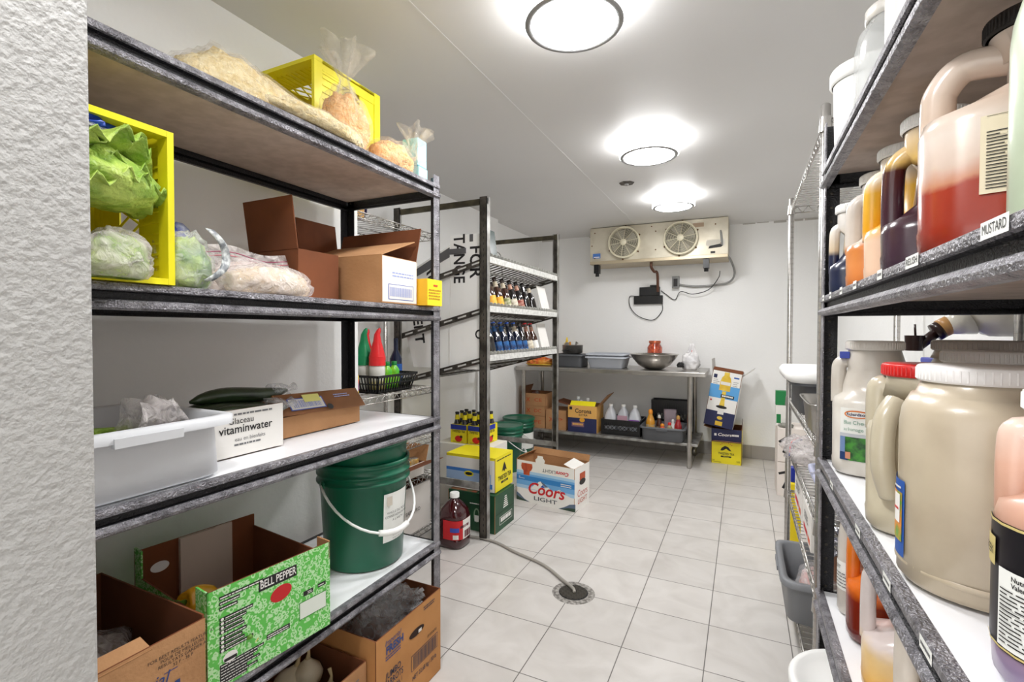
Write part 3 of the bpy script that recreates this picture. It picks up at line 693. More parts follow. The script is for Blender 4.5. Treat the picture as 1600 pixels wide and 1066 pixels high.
def pepper(x, y, z, lb, m, sc=1, rz=0):
    t_ = thing('bell_pepper', lb, 'bell pepper', (x, y, z), rz, 'bell peppers in the box', tilt=(70, 10)); g = MB(); vs = []
    for j in range(15):
        v = j / 14; ph = v * math.pi
        for k in range(32):
            a = 2 * math.pi * k / 32; r = (math.sin(ph) ** .6) * (.038 - .008 * v) * (1 + .10 * math.cos(4 * a)) * sc
            vs.append((r * math.cos(a), r * math.sin(a), (.045 * math.cos(ph) - (.008 if v < .12 else 0)) * sc + .035))
    g.add(vs, [(j * 32 + k, (j + 1) * 32 + k, (j + 1) * 32 + (k + 1) % 32, j * 32 + (k + 1) % 32) for j in range(14) for k in range(32)], m, smooth=True).build('pepper_body', t_)
    MB().tube([(0, 0, .068), (0, .002, .085), (.004, .006, .098)], [.008, .004, .005], mat('pepper_stem', '5f8f2e', .5)).build('stem', t_)
pepper(-1.19, .755, Z4 + .125, 'orange-yellow bell pepper at the low corner of the green box', PEPO)
pepper(-1.10, .77, Z4 + .05, 'yellow bell pepper deeper in the green box', PEPO, 1, 60)
pepper(-1.17, .78, Z4 + .03, 'red bell pepper at the bottom of the green box', mat('red_pepper_skin', 'c21a12', .25, coat=.5), 1, 130)
pepper(-1.10, .80, Z4 + .035, 'red bell pepper behind the oval opening of the green box', mat('red_pepper_skin', 'c21a12', .25, coat=.5), 1, 10)
t = thing('produce_box', 'brown produce carton with dark blue print, nearest the doorway wall', 'box', (0, 0, 0))
def deco(b):
    P = pxface(-1.0, .62, Z4)
    BL = mat('blue_ink', '23407c', .6)
    for i, s_ in enumerate(('FOR BEST RESULTS FEATURE AS', 'POUR DE MEILLEURS', 'RESULTATS GARDER A', '32 F - 36 F')): b.text(s_, -.045, .166 - i * .009, .009, INK, P)
    b.text('Imperial', -.125, .122, .032, BL, P, shear=.3); b.rect(-.08, .130, -.055, .1315, BL, P); b.text('FRESH', -.125, .082, .055, BL, P, bold=.04)
carton(t, -1.40, -1.0, .348, .620, Z4, Z4 + .205, CARD, CARDK, deco=deco, cut={'X': Z4 + .198})
flap(t, (-1.0, .36, Z4 + .19), (-1.0, .52, Z4 + .19), (-.04, 0, .012), CARD, CARD, name='torn_flap')
t = thing('produce_bag', 'hazy bag sagging inside the brown carton by the doorway wall', 'bag', (-1.22, .485, Z4 + .01)); bag(t, .14, .115, .095, FILM2, mat('dull_produce', '8a7a6a', .7), 71, flat=-.6)
# bucket (one more nested inside)
def pail(t, r0, r1, H, m, lid=None, rib=True, handle=None, name='bucket_body'):
    pr = [(r0 * .97, 0), (r0, .006), (r1 * .985, H * .80)]
    if rib: pr += [(r1 + .009, H * .80), (r1 + .009, H * .815), (r1 + .002, H * .82), (r1 + .001, H * .87), (r1 + .009, H * .875), (r1 + .009, H * .89), (r1 + .002, H * .895)]
    pr += [(r1 + .002, H * .955), (r1 + .007, H * .96), (r1 + .007, H), (r1 - .001, H), (r1 - .004, H * .9), (r0 - .004, .006), (.0001, .006)]
    MB().lathe(pr, m, seg=56, caps=False).build(name, t)
    if lid:
        MB().lathe([(r1 + .010, H * .955), (r1 + .012, H + .004), (r1 + .008, H + .010), (r1 - .006, H + .010), (r1 - .012, H + .002), (r1 * .5, H + .001), (.0001, H + .001)], lid, seg=56, caps=False).build('lid', t)
    if handle:
        a0, zz, sag, hm = handle; pts = []; R_ = r1 + .012
        for i in range(21):
            u = i / 20 * math.pi; a = R(a0) + u
            pts.append((R_ * math.cos(a) * (1 + .12 * math.sin(u)), R_ * math.sin(a) * (1 + .12 * math.sin(u)), zz - sag * math.sin(u)))
        g = MB().tube(pts, .0042, hm); g.tube(pts[8:13], .010, hm, seg=10); g.build('handle', t)
        for k in (0, -1): MB().lathe([(.014, 0), (.014, .006), (.0001, .007)], m, T(*pts[k]) @ RZ(a0 if k == 0 else a0 + 180) @ RY(90) @ T(0, 0, -.008), seg=14).build('handle_boss', t)
t = thing('bucket', 'dark green pail with white handle and paper label on the lowest board', 'bucket', (-1.20, 1.305, Z4), 0)
pail(t, .132, .149, .355, GRNP, handle=(-105, .285, .15, WPL))
g = MB(); a0, a1 = R(-22), R(26); Rl = .1455; n = 10
g.sheet(lambda u, v: ((Rl - .009 * (1 - v) + .0) * math.cos(a0 + u * (a1 - a0)), (Rl - .009 * (1 - v)) * math.sin(a0 + u * (a1 - a0)), .085 + v * .165), 10, 1, LBL)
def curved(g, s_, uc, v, size, m, a_c, Rr, lines=None, seg=None):
    vs, fs = text_mesh(s_, 0, 0)
    g.add([((Rr) * math.cos(a_c + (uc + p.x * size) / Rr), Rr * math.sin(a_c + (uc + p.x * size) / Rr), v + p.y * size) for p in vs], fs, m)
for i, s_ in enumerate(('WHOLE DILL PICKLE', 'CORNICHONS ENTIERS', 'A L ANETH')): curved(g, s_, -.005, .185 - i * .013, .0105, INK, R(3), .1445 + .002)
for i, s_ in enumerate(('PRODUIT DU CANADA', 'III II IIII II III', 'II III II IIII III')): curved(g, s_, -.008, .118 - i * .011, .0095, GINK, R(3), .1435 + .002)
g.add([((.148) * math.cos(R(a)), .148 * math.sin(R(a)), z) for a, z in ((-18, .21), (-10, .21), (-10, .24), (-18, .24))], [(0, 1, 2, 3)], mat('beige_stamp', 'c9c0b4', .6))
g.build('paper_label', t)
t = thing('bucket', 'dark green pail nested inside the labelled pail, brimming with herbs', 'bucket', (-1.20, 1.305, Z4 + .085), 0)
pail(t, .130, .146, .335, GRNP, rib=False)
t = thing('herb_bunch', 'leafy green herbs filling the nested green pail', 'vegetable', (-1.20, 1.305, Z4 + .365))
q = random.Random(4); g = MB().blob(.095, .095, .04, DLEAF, seed=80, amp=.3, fr=5)
for k in range(420):
    a = q.uniform(0, 6.28); r_ = .115 * math.sqrt(q.random()); s_ = q.uniform(.006, .013); p = Vector((r_ * math.cos(a), r_ * math.sin(a), .02 + q.uniform(0, .045))); d = Vector((q.uniform(-1, 1), q.uniform(-1, 1), q.uniform(-.5, 1))).normalized(); e = d.cross(Vector((q.uniform(-1, 1), .3, .2))).normalized()
    g.add([p, p + d * s_ + e * s_ * .5, p + d * s_ * 2, p + d * s_ - e * s_ * .5], [(0, 1, 2, 3)], (DLEAF, LGRN, mat('herb_green', '4f7f2b', .5))[k % 3])
g.build('leaves', t)

# ---------------------------------------------------------------- on the floor under the unit
t = thing('produce_box', 'brown jumbo carrots carton with oblong hand hole on the floor', 'box', (0, 0, 0))
def deco(b):
    P = pxface(-1.0, 1.138, .012); BL = mat('blue_ink', '23407c', .6)
    b.text('Imperial', .075, .262, .024, BL, P, shear=.3); b.text('FRESH', .085, .236, .034, BL, P, bold=.04, w=.085); b.lines(.04, .205, .12, .222, 2, BL, P, seed=3)
    for i, s_ in enumerate(('JUMBO', 'CARROTS', 'CANADA No. 1')): b.text(s_, .078, .155 - i * .026, (.030, .030, .022)[i], mat('navy_ink', '2a2f45', .6), P, bold=.012, w=(.075, .095, .085)[i])
    b.ell(.20, .212, .042, .013, mat('hole_dark', '2c160c', .9), P, .0012); b.rect(.208, .203, .226, .214, WCARD, P, .002)
    b.rect(.17, .088, .325, .142, mat('navy_ink', '2a2f45', .6), P); b.rect(.172, .090, .323, .140, CARDO, P, .001); b.barcode(.18, .092, .318, .138, mat('navy_ink', '2a2f45', .6), P, 26, 6, .0014)
    b.text('NET 22,68 kg / 50 lb', .245, .062, .022, mat('navy_ink', '2a2f45', .6), P, bold=.008, w=.14); b.text('01030693', .29, .158, .014, INK, P); b.lines(.24, .262, .32, .278, 2, mat('navy_ink', '2a2f45', .6), P, seed=9)
carton(t, -1.345, -1.0, 1.135, 1.483, .002, .305, CARDO, CARDK, deco=deco)
t = thing('produce_bag', 'clear crinkled bag rising out of the jumbo carrots carton', 'bag', (-1.17, 1.32, .02)); bag(t, .13, .13, .20, FILM, mat('dark_carrot_shade', '5a2a16', .7), 85, flat=-.5, cs=.8)
g = MB()
for k in range(2): g.sheet(lambda u, v, k=k: (.06 + (u - .5) * .10 + .015 * math.sin(v * 9 + k * 3), .02 + (u - .5) * .20 + .012 * math.sin(u * 13 + k), .22 + v * .12 * (1 - abs(u - .6)) + .01 * math.sin(u * 19)), 14, 8, FILM)
g.build('bag_top', t)
t = thing('onion_box', 'tan carton of white onions on the floor beside the carrots carton', 'box', (0, 0, 0))
def deco(b):
    P = pxface(-1.03, 1.12, 0); b.lines(-.16, .185, -.015, .215, 3, GINK, P, seed=4)
carton(t, -1.36, -1.03, .76, 1.125, .002, .245, CARD, CARDK, deco=deco)
ONI = mat('onion_skin', 'e3dcc8', .35, col2='cfc2a2', vscale=9)
proto = None
for i, (x, y, z, r_, lb) in enumerate(((-1.205, 1.06, .15, 1.1, 'white onion with a dried stem, tallest in the tan carton'), (-1.105, 1.045, .12, 1, 'white onion at the front corner of the tan carton'), (-1.11, .985, .13, 1, 'white onion in the middle of the tan carton'), (-1.25, 1.01, .13, 1.2, 'white onion lying at the back of the pile'), (-1.12, .88, .13, 1.2, 'large tan-skinned onion near the low end of the carton'), (-1.23, .90, .12, 1, 'white onion half hidden in the dark end'), (-1.15, 1.0, .06, 1, 'small white onion low against the carton front'))):
    if proto is None:
        t = proto = thing('onion', lb, 'onion', (x, y, z), 0, 'white onions')
        MB().lathe([(.006, 0), (.02, .004), (.036, .022), (.041, .04), (.034, .058), (.018, .072), (.008, .082)], ONI, seg=20).build('bulb', t)
        MB().tube([(0, 0, .078), (.002, .002, .098), (-.006, .006, .118)], [.008, .004, .006], mat('dry_stem', 'cbb98e', .8)).build('stem', t)
    else:
        t = dup(proto, (x, y, z), lb, rz=i * 40, tilt=(i * 13 % 40 - 20, i * 29 % 50 - 25))
    t.scale = (r_, r_, r_)

# ---------------------------------------------------------------- wire shelving units
def wire_unit(label, x0, x1, y0, y1, levels, H, caster=False, r=.0125):
    t = thing('wire_shelving_unit', label, 'shelving unit', (0, 0, 0))
    z0 = .06 if caster else 0
    for y in (y0, y1):
        for x in (x0, x1):
            p = MB().lathe([(r, z0), (r, H), (r * .7, H + .004)], CHROME, T(x, y, 0), seg=14)
            z = z0 + .05
            while z < H - .02: p.lathe([(r * 1.04, z), (r * .93, z + .001), (r * .93, z + .003), (r * 1.04, z + .004)], DKST, T(x, y, 0), seg=12, caps=False); z += .0254
            p.build('post', t)
            if caster:
                MB().lathe([(.028, -.012), (.03, 0), (.028, .012)], BPL, T(x, y, .03) @ RY(90), seg=20).lathe([(.03, .048), (.012, .062)], BPL, T(x, y, 0), seg=14).build('caster', t)
    for Z in levels:
        g = MB(); mid = CHROME
        for y in (y0, y1):
            g.rod((x0, y, Z), (x1, y, Z), .003, mid).rod((x0, y, Z - .03), (x1, y, Z - .03), .003, mid)
            n = int((x1 - x0) / .045)
            for i in range(n):
                xa = x0 + (x1 - x0) * i / n; xb = x0 + (x1 - x0) * (i + 1) / n; xm = (xa + xb) / 2
                g.rod((xa, y, Z - .03), (xm, y, Z), .002, mid, seg=4).rod((xm, y, Z), (xb, y, Z - .03), .002, mid, seg=4)
        for x in (x0, x1):
            g.rod((x, y0, Z), (x, y1, Z), .003, mid).rod((x, y0, Z - .03), (x, y1, Z - .03), .003, mid)
            n = int((y1 - y0) / .045)
            for i in range(n):
                ya = y0 + (y1 - y0) * i / n; yb = y0 + (y1 - y0) * (i + 1) / n; ym = (ya + yb) / 2
                g.rod((x, ya, Z - .03), (x, ym, Z), .002, mid, seg=4).rod((x, ym, Z), (x, yb, Z - .03), .002, mid, seg=4)
        n = int((y1 - y0) / .038)
        for i in range(1, n): y = y0 + (y1 - y0) * i / n; g.rod((x0, y, Z + .002), (x1, y, Z + .002), .0018, mid, seg=4)
        for k in (.33, .66): x = x0 + (x1 - x0) * k; g.rod((x, y0, Z), (x, y1, Z), .0028, mid)
        for y in (y0, y1):
            for x in (x0, x1): g.lathe([(r + .005, Z - .036), (r + .002, Z + .006)], CHROME, T(x, y, 0), seg=12)
        g.build('wire_shelf', t)
    return t
wire_unit('narrow chrome wire shelving unit between the black shelving and the bottle rack', -2.02, -1.645, 1.72, 2.39, (1.82, 1.36, .925, .635, .42, .12), 1.85)

WX, WZ = -1.83, .931
# black basket of bottles on the wire shelf
t = thing('plastic_basket', 'black slotted plastic basket of bottles on the wire shelving', 'basket', (-1.775, 2.06, .932), 0)
g = MB().box(-.10, -.14, 0, .10, .14, .005, BPL)
for k, (z0, z1) in enumerate(((.0, .02), (.045, .052), (.082, .095))):
    e = .10 + .012 * k; f = .14 + .012 * k
    g.box(-e, -f, z0, e, -f + .004, z1, BPL).box(-e, f - .004, z0, e, f, z1, BPL).box(-e, -f, z0, -e + .004, f, z1, BPL).box(e - .004, -f, z0, e, f, z1, BPL)
for i in range(12):
    u = -.095 + .19 * i / 11
    for sy in (-1, 1): g.rod((u, sy * .139, .01), (u * 1.2, sy * .161, .09), .004, BPL)
for i in range(15):
    u = -.135 + .27 * i / 14
    for sx in (-1, 1): g.rod((sx * .099, u, .01), (sx * .121, u * 1.15, .09), .004, BPL)
g.build('basket_body', t)
def pour_bottle(x, y, z, cap, juice, lb, s=1):
    t = thing('pour_bottle', lb, 'bottle', (x, y, z), 0, 'pour bottles with coloured spouts')
    MB().lathe([(.036, 0), (.04, .006), (.041, .05), (.038, .07), (.041, .09), (.041, .125), (.03, .15)], juice, seg=28).build('bottle_body', t)
    g = MB().lathe([(.043, .135), (.0425, .14), (.0425, .155), (.0415, .158), (.043, .175), (.041, .185), (.034, .215), (.021, .262), (.015, .30)], cap, seg=28)
    for z_ in (.146, .163, .178): g.lathe([(.0405, z_), (.0438, z_ + .003), (.0405, z_ + .006)], cap, seg=28, caps=False)
    g.lathe([(.015, 0), (.011, .025), (.004, .038)], cap, T(0, 0, .296) @ RX(-12) @ RY(18), seg=18); g.build('spout_cap', t)
GRC = mat('green_spout', '0f8f58', .3); REDC = mat('red_spout', 'e8262b', .3)
pour_bottle(-1.733, 1.985, .938, REDC, zramp('pickle_brine', [(0, 'b4a35a'), (.055, 'c9bf84'), (.075, 'e9e9e2'), (.15, 'eeeeea')], .25), 'pour bottle with bright red spout in the black basket')
pour_bottle(-1.823, 1.985, .938, GRC, zramp('cloudy_juice', [(0, 'c9c9bf'), (.1, 'dcdcd4'), (.15, 'e9e9e6')], .25), 'pour bottle with green spout beside the red-spouted one')
pour_bottle(-1.905, 1.85, .931, GRC, zramp('cloudy_juice', [(0, 'c9c9bf')]), 'pour bottle with green spout standing beside the basket near the black post')
pour_bottle(-1.93, 2.12, .931, REDC, zramp('dark_juice', [(0, '4a1512')]), 'pour bottle with red spout at the back of the wire shelf')
proto = None
for i, (x, y, lb) in enumerate(((-1.74, 2.07, 'small lime juice bottle at the front of the basket'), (-1.74, 2.13, 'small lime juice bottle at the far corner of the basket'), (-1.80, 2.09, 'small lime juice bottle behind the two front ones'))):
    if proto is None:
        t = proto = thing('juice_bottle', lb, 'bottle', (x, y, .938), 0, 'green lime juice bottles')
        MB().lathe([(.024, 0), (.027, .005), (.028, .06), (.026, .075), (.028, .09), (.027, .105), (.014, .125), (.012, .13)], mat('lime_plastic', '58c63a', .25, col2='a9df3c', vscale=24), seg=22).build('bottle_body', t)
        MB().lathe([(.014, .128), (.015, .13), (.015, .148), (.013, .150)], mat('green_cap', '118a3c', .4), seg=20).build('cap', t)
    else: dup(proto, (x, y, .938), lb)
t = thing('sauce_bottle', 'yellow sauce bottle with orange and blue label by the black post', 'bottle', (-1.72, 1.80, .931))
MB().lathe([(.022, 0), (.025, .005), (.025, .10), (.014, .13)], mat('yellow_oil', 'e3c62b', .2), seg=22).build('bottle_body', t)
MB().lathe([(.0255, .03), (.0255, .085)], mat('orange_blue_label', 'f0742a', .5, col2='2c3f9f', vscale=30), seg=22, caps=False).build('paper_label', t)
MB().lathe([(.014, .128), (.015, .15), (.010, .152)], WPL, seg=18).build('cap', t)
t = thing('tall_bottle', 'dark blue spirit bottle standing behind the lime juice', 'bottle', (-1.85, 2.28, .931))
MB().lathe([(.035, 0), (.036, .16), (.013, .21), (.013, .28)], mat('dark_blue_glass', '0e1c3a', .15), seg=22).build('bottle_body', t)
MB().lathe([(.0365, .05), (.0365, .13)], mat('blue_label', '1d58a8', .5), seg=22, caps=False).build('paper_label', t)
t = thing('folded_cloth', 'lavender cloth piece with dark edging on the topmost wire shelf', 'cloth', (-1.87, 2.02, 1.826), 10)
g = MB().sheet(lambda u, v: ((u - .5) * .16 + .02 * math.sin(v * 5), -.10 + .03 * math.sin(v * 3), .165 * (1 - v) + .004), 8, 10, mat('lavender_cloth', 'b9a8dc', .7, var=.2, vscale=20)); g.build('cloth', t, solid=.01)
g = MB(); g.tube(bez([(.08, -.11, .01), (.085, -.09, .05), (.08, -.10, .17)]), .006, mat('indigo_trim', '17104a', .6)); g.tube(bez([(-.07, -.115, .01), (-.08, -.09, .05), (-.08, -.10, .17)]), .006, mat('indigo_trim', '17104a', .6)); g.build('edging', t)
tag(MB().box(-.12, -.08, 0, .12, .08, .06, mat('manila_card', 'd9aa6c', .8)).build('manila_carton', None, (-1.86, 1.82, 1.826), 5, bev=.002), 'flat tan carton under the lavender cloth on the wire shelving', 'box')
# beer cases on the wire unit
t = thing('beer_case', 'silver-grey printed beer case with orange star on the bottom wire shelf', 'box', (0, 0, 0))
SIL = mat('silver_card', 'cbc7c2', .45, var=.08, vscale=3)
def deco(b):
    P = nyface(-1.735, 2.02, .13)
    st = [((.036 if k % 2 == 0 else .015) * math.sin(k * math.pi / 5), (.036 if k % 2 == 0 else .015) * math.cos(k * math.pi / 5) + .185) for k in range(10)]
    b.poly(st, mat('orange_star', 'e08a2a', .5), P, .001)
    for sx in (-1, 1):
        for i in range(7): a = R(-60 + i * 22); b.ell(sx * .052 * math.cos(a), .18 + .05 * math.sin(a), .010, .004, GINK, P, .001, 10, sx * (60 + i * 15))
    b.text('SAPPORO', 0, .115, .034, INK, P, bold=.02, w=.13); b.text('PREMIUM BEER', 0, .088, .016, INK, P, bold=.02, w=.125)
    P2 = pxface(-1.645, 2.17, .13); b.text('SAPPORO', 0, .12, .03, INK, P2, w=.13)
carton(t, -1.96, -1.65, 2.02, 2.34, .127, .385, SIL, CARDK, deco=deco)
t = thing('bottle_case', 'open carton of golden capped bottles with raised brown flaps on the wire shelving', 'box', (0, 0, 0))
carton(t, -1.98, -1.665, 1.86, 2.30, .427, .50, WCARD, CARDK)
flap(t, (-1.98, 2.30, .50), (-1.65, 2.30, .50), (0, .03, .09), CARD, CARD); flap(t, (-1.65, 2.30, .50), (-1.65, 1.86, .50), (.12, 0, .035), CARDK, CARDK); flap(t, (-1.98, 1.86, .50), (-1.98, 2.30, .50), (-.02, 0, .09), CARD, CARD)
proto = None; k = 0
for i in range(4):
    for j in range(6):
        lb = 'golden topped can in the flap carton, %s row, %s' % (('innermost', 'second', 'third', 'outermost')[i], ('first from the doorway', 'second from the doorway', 'third from the doorway', 'third from the far flap', 'second from the far flap', 'against the far flap')[j])
        x = -1.94 + i * .08; y = 1.90 + j * .07
        if proto is None:
            t = proto = thing('golden_can', lb, 'can', (x, y, .43), 0, 'golden topped cans in the flap carton')
            MB().lathe([(.028, 0), (.03, .004), (.03, .085), (.026, .095)], mat('gold_print', 'b88a2e', .35, .4, col2='e2d6b4', vscale=30), seg=16).build('can_body', t)
            MB().lathe([(.026, .095), (.024, .097), (.0001, .0955)], CHROME, seg=16, caps=False).build('can_end', t)
        else: dup(proto, (x, y, .43), lb)
        proto['group'] = 'golden topped cans in the flap carton'

# ---------------------------------------------------------------- slanted bottle rack
RXF, RXR, RY0, RY1 = -1.37, -2.06, 2.52, 3.76
rack = thing('bottle_rack', 'tall grey steel gravity rack with slanted bottle shelves', 'rack', (0, 0, 0))
for y, q in ((RY0, 1), (RY1, -1)):
    for x, sx in ((RXF, -1), (RXR, 1)):
        g = MB().box(min(x, x + sx * .05), min(y, y + q * .003), 0, max(x, x + sx * .05), max(y, y + q * .003), 2.05, DKST if y == RY0 or x == RXR else DKST)
        g.box(min(x, x + sx * .004), min(y, y + q * .04), 0, max(x, x + sx * .004), max(y, y + q * .04), 2.05, GALV)
        g.box(min(x + sx * .046, x + sx * .05), min(y, y + q * .018), 0, max(x + sx * .046, x + sx * .05), max(y, y + q * .018), 2.05, GALV)
        z = .05
        while z < 2.0: g.box(x + sx * .022 - .003, y - q * .0004 - .0002, z, x + sx * .022 + .003, y - q * .0004 + .0002, z + .014, INK); z += .035
        g.build('post', rack)
    MB().box(RXR, min(y + q * .004, y + q * .018), 2.005, RXF, max(y + q * .004, y + q * .018), 2.04, mat('olive_steel', '5d5744', .5, .4, col2='3d382c', vscale=14)).build('top_beam', rack)
    MB().box(RXR, min(y + q * .004, y + q * .016), .30, RXF - .01, max(y + q * .004, y + q * .016), .34, GALV).build('low_beam', rack)
SL = math.tan(R(14.5))
def zs(x, zf): return zf - (RXF - x) * SL
for zi, zf in enumerate((1.70, 1.405, 1.108)):
    for y, q in ((RY0, 1), (RY1, -1)):
        a, b = RXF - .004, RXR + .004; ya, yb = sorted((y + q * .020, y + q * .030)); h = .035; g = MB()
        g.add([(a, ya, zs(a, zf)), (b, ya, zs(b, zf)), (b, ya, zs(b, zf) - h), (a, ya, zs(a, zf) - h), (a, yb, zs(a, zf)), (b, yb, zs(b, zf)), (b, yb, zs(b, zf) - h), (a, yb, zs(a, zf) - h)], [(0, 1, 2, 3), (7, 6, 5, 4), (0, 4, 5, 1), (2, 6, 7, 3), (0, 3, 7, 4), (1, 5, 6, 2)], DKST)
        for i in range(6): xx = a - .05 - i * .10; yy = ya - .0006 if q > 0 else ya - .0006; g.add([(xx, yy, zs(xx, zf) - .012), (xx - .06, yy, zs(xx - .06, zf) - .012), (xx - .06, yy, zs(xx - .06, zf) - .022), (xx, yy, zs(xx, zf) - .022)], [(0, 1, 2, 3)], LIPW)
        g.build('side_rail', rack)
    g = MB(); y0, y1 = RY0 + .068, RY1 - .032
    for i in range(20):
        yy = y0 + .01 + (y1 - y0 - .02) * i / 19; a, b = RXF - .008, RXR + .02
        g.rod((a, yy, zs(a, zf) - .014), (b, yy, zs(b, zf) - .014), .004, DKST, seg=4)
    for xx in (RXF - .15, RXF - .38, RXF - .6): g.box(xx - .012, y0, zs(xx, zf) - .03, xx + .012, y1, zs(xx, zf) - .019, GALV)
    g.build('shelf_rods', rack)
    g = MB().box(RXF - .006, RY0 + .004, zf - .035, RXF - .002, y1 + .028, zf + .002, LIPW).box(RXF - .03, y0, zf - .035, RXF - .006, y1, zf - .032, LIPW)
    g.build('front_lip', rack)
    for i in range(24):
        yy = y0 + .015 + (y1 - y0 - .03) * i / 23
        if zi == 0 and i == 0:
            dv = MB().lathe([(.013, 0), (.013, .003), (.009, .003)], mat('clear_divider', 'b9b9b2', .2, alpha=.8), T(-.014, 0, .012) @ RX(90), seg=12).box(-.045, -.0012, -.012, -.009, .0012, .018, mat('clear_divider', 'b9b9b2', .2, alpha=.8)).build('divider', rack)
        else: dv = dv0.copy(); COL.objects.link(dv); dv.parent = rack
        dv0 = dv; dv.location = (RXF, yy, zf)
def glass(name, c): return mat(name, c, .1, spec=.7, coat=.6)
AMB = glass('amber_glass', '3a1c0c'); BLKG = glass('black_glass', '120c0c'); NVG = glass('navy_glass', '0c1730')
def beer_proto(name_lb, gl, lab, lab2, cap, fat=1):
    t = thing('beer_bottle', name_lb, 'bottle', (0, 0, 0), 0)
    MB().lathe([(.028 * fat, 0), (.0305 * fat, .005), (.0305 * fat, .115), (.027 * fat, .135), (.015, .17), (.0135, .215), (.0145, .218), (.0145, .226)], gl, seg=22).build('bottle_body', t)
    MB().lathe([(.031 * fat, .03), (.031 * fat, .095)], lab, seg=22, caps=False).build('body_label', t)
    MB().lathe([(.0165, .168), (.0142, .205)], lab2, seg=18, caps=False).build('neck_label', t)
    MB().lathe([(.0155, .224), (.0155, .231), (.012, .234), (.0001, .234)], cap, seg=16).build('cap', t)
    return t
YLB = mat('gold_label', 'e9a41c', .45, col2='f3c23c', vscale=40); CRM = mat('cream_label', 'e7e0cf', .5, col2='b9a98f', vscale=40); RLB = mat('red_label', '8e1f18', .5, col2='c9a28a', vscale=40)
BLB = mat('bright_blue_label', '1f66a8', .4, col2='0a1d4a', vscale=30); PLB = mat('pale_yellow_label', 'e6d880', .5); GLB = mat('green_cream_label', '6a7a3c', .5, col2='e3dcbc', vscale=40)
def row(zf, specs, y0, dy, grp):
    y0 += .05; cache = {}
    for i, (k, lb) in enumerate(specs):
        y = y0 + i * dy
        for r_ in range(2):
            x = RXF - .082 - r_ * .085; z = zs(x, zf) + .001; kk = str(k)
            lab = lb if r_ == 0 else 'second-row bottle behind the ' + lb.split(' on the')[0].replace('beer bottle ', '')
            if kk not in cache: t = cache[kk] = beer_proto(lab, *k); t.location = (x, y, z)
            else: t = dup(cache[kk], (x, y, z), lab)
            t.rotation_euler = (0, R(-14.5), 0); t['group'] = grp
DC = mat('dark_cap', '241a18', .4, .5); BC = mat('blue_cap', '2a56b8', .4, .3)
up_ = [((AMB, YLB, YLB, DC), 'gold-labelled beer bottle at the near post on the middle rack shelf'),
       ((AMB, YLB, WHT, WPL, 1.15), 'wide gold-labelled beer bottle second from the near post on the middle shelf'),
       ((AMB, YLB, CRM, DC), 'gold-labelled beer bottle third from the near post on the middle shelf'),
       ((AMB, GLB, CRM, DC), 'green and cream labelled beer bottle on the middle rack shelf'),
       ((BLKG, CRM, RLB, DC), 'cream-labelled dark beer bottle on the middle rack shelf'),
       ((BLKG, RLB, RLB, DC), 'red-labelled dark beer bottle on the middle rack shelf'),
       ((BLKG, BLKG, BLKG, DC), 'plain black beer bottle on the middle rack shelf'),
       ((BLKG, BLKG, CRM, DC), 'plain black beer bottle last before the white card on the middle shelf')]
row(1.405, up_, 2.60, .112, 'beer bottles on the middle rack shelf')
lo_ = [((AMB, PLB, YLB, DC), 'pale yellow labelled beer bottle at the near post on the lower rack shelf'),
       ((BLKG, BLKG, NVG, DC), 'dark beer bottle without bright label, second on the lower rack shelf'),
       ((NVG, BLB, BLB, BC), 'blue-labelled beer bottle third from the near post on the lower shelf'),
       ((NVG, BLB, BLB, BC, 1.01), 'blue-labelled beer bottle fourth from the near post on the lower shelf'),
       ((NVG, BLB, NVG, BC), 'blue-labelled beer bottle with dark neck on the lower rack shelf'),
       ((NVG, BLB, CRM, BC, 1.12), 'wide blue-labelled beer bottle with pale neck on the lower rack shelf'),
       ((BLKG, BLB, NVG, DC), 'black and blue beer bottle beside the red-capped pair'),
       ((AMB, CRM, RLB, REDI), 'cream-labelled beer bottle with red neck, first of the pair near the far post'),
       ((AMB, WHT, RLB, REDI), 'white-labelled beer bottle with red neck, closest to the white card')]
row(1.108, lo_, 2.60, .104, 'beer bottles on the lower rack shelf')
for z, lb in ((1.40, 'white card leaning at the end of the middle rack shelf'), (1.105, 'white card leaning at the end of the lower rack shelf')):
    o = MB().box(-.003, -.085, 0, .003, .085, .21, WCARD).build('white_card', None, (-1.42, 3.60, z + .008)); o.rotation_euler = (0, R(-14.5), 0); tag(o, lb, 'card', 'white cards on the rack')
# white sign boards with big black letters standing in the rack
SIGNW = mat('white_foam_board', 'f7f7f5', .45)
t = thing('sign_board', 'white foam sign board reading TANGE and FOR, standing in the bottle rack', 'sign', (0, 0, 0))
g = MB().box(-1.655, 2.566, 1.19, -1.412, 2.573, 1.845, SIGNW); P = nyface(0, 2.566, 0)
g.text('TANGE', -1.593, 1.70, .112, INK, P, rot=-90, bold=.02, w=.30); g.text('FOR', -1.476, 1.677, .115, INK, P, rot=-90, bold=.02, w=.196)
g.rect(-1.66, 1.73, -1.54, 1.765, mat('duct_tape', '5c5c5e', .4), P, .0016); g.rect(-1.515, 1.80, -1.49, 1.845, mat('duct_tape', '5c5c5e', .4), P, .0016)
g.build('board', t)
t = thing('sign_board', 'white foam sign board reading BERT, behind the basket of bottles', 'sign', (0, 0, 0))
g = MB().add([(-2.0, 2.57, 1.245), (-2.02, 2.57, 1.62), (-1.66, 2.57, 1.79), (-1.66, 2.57, 1.02), (-1.94, 2.57, 1.02)], [(0, 4, 3, 2, 1)], SIGNW); P = nyface(0, 2.569, 0)
g.text('BERT', -1.905, 1.285, .10, INK, P, rot=-82, bold=.02); g.text('RO', -1.80, 1.60, .11, INK, P, rot=-90, bold=.02)
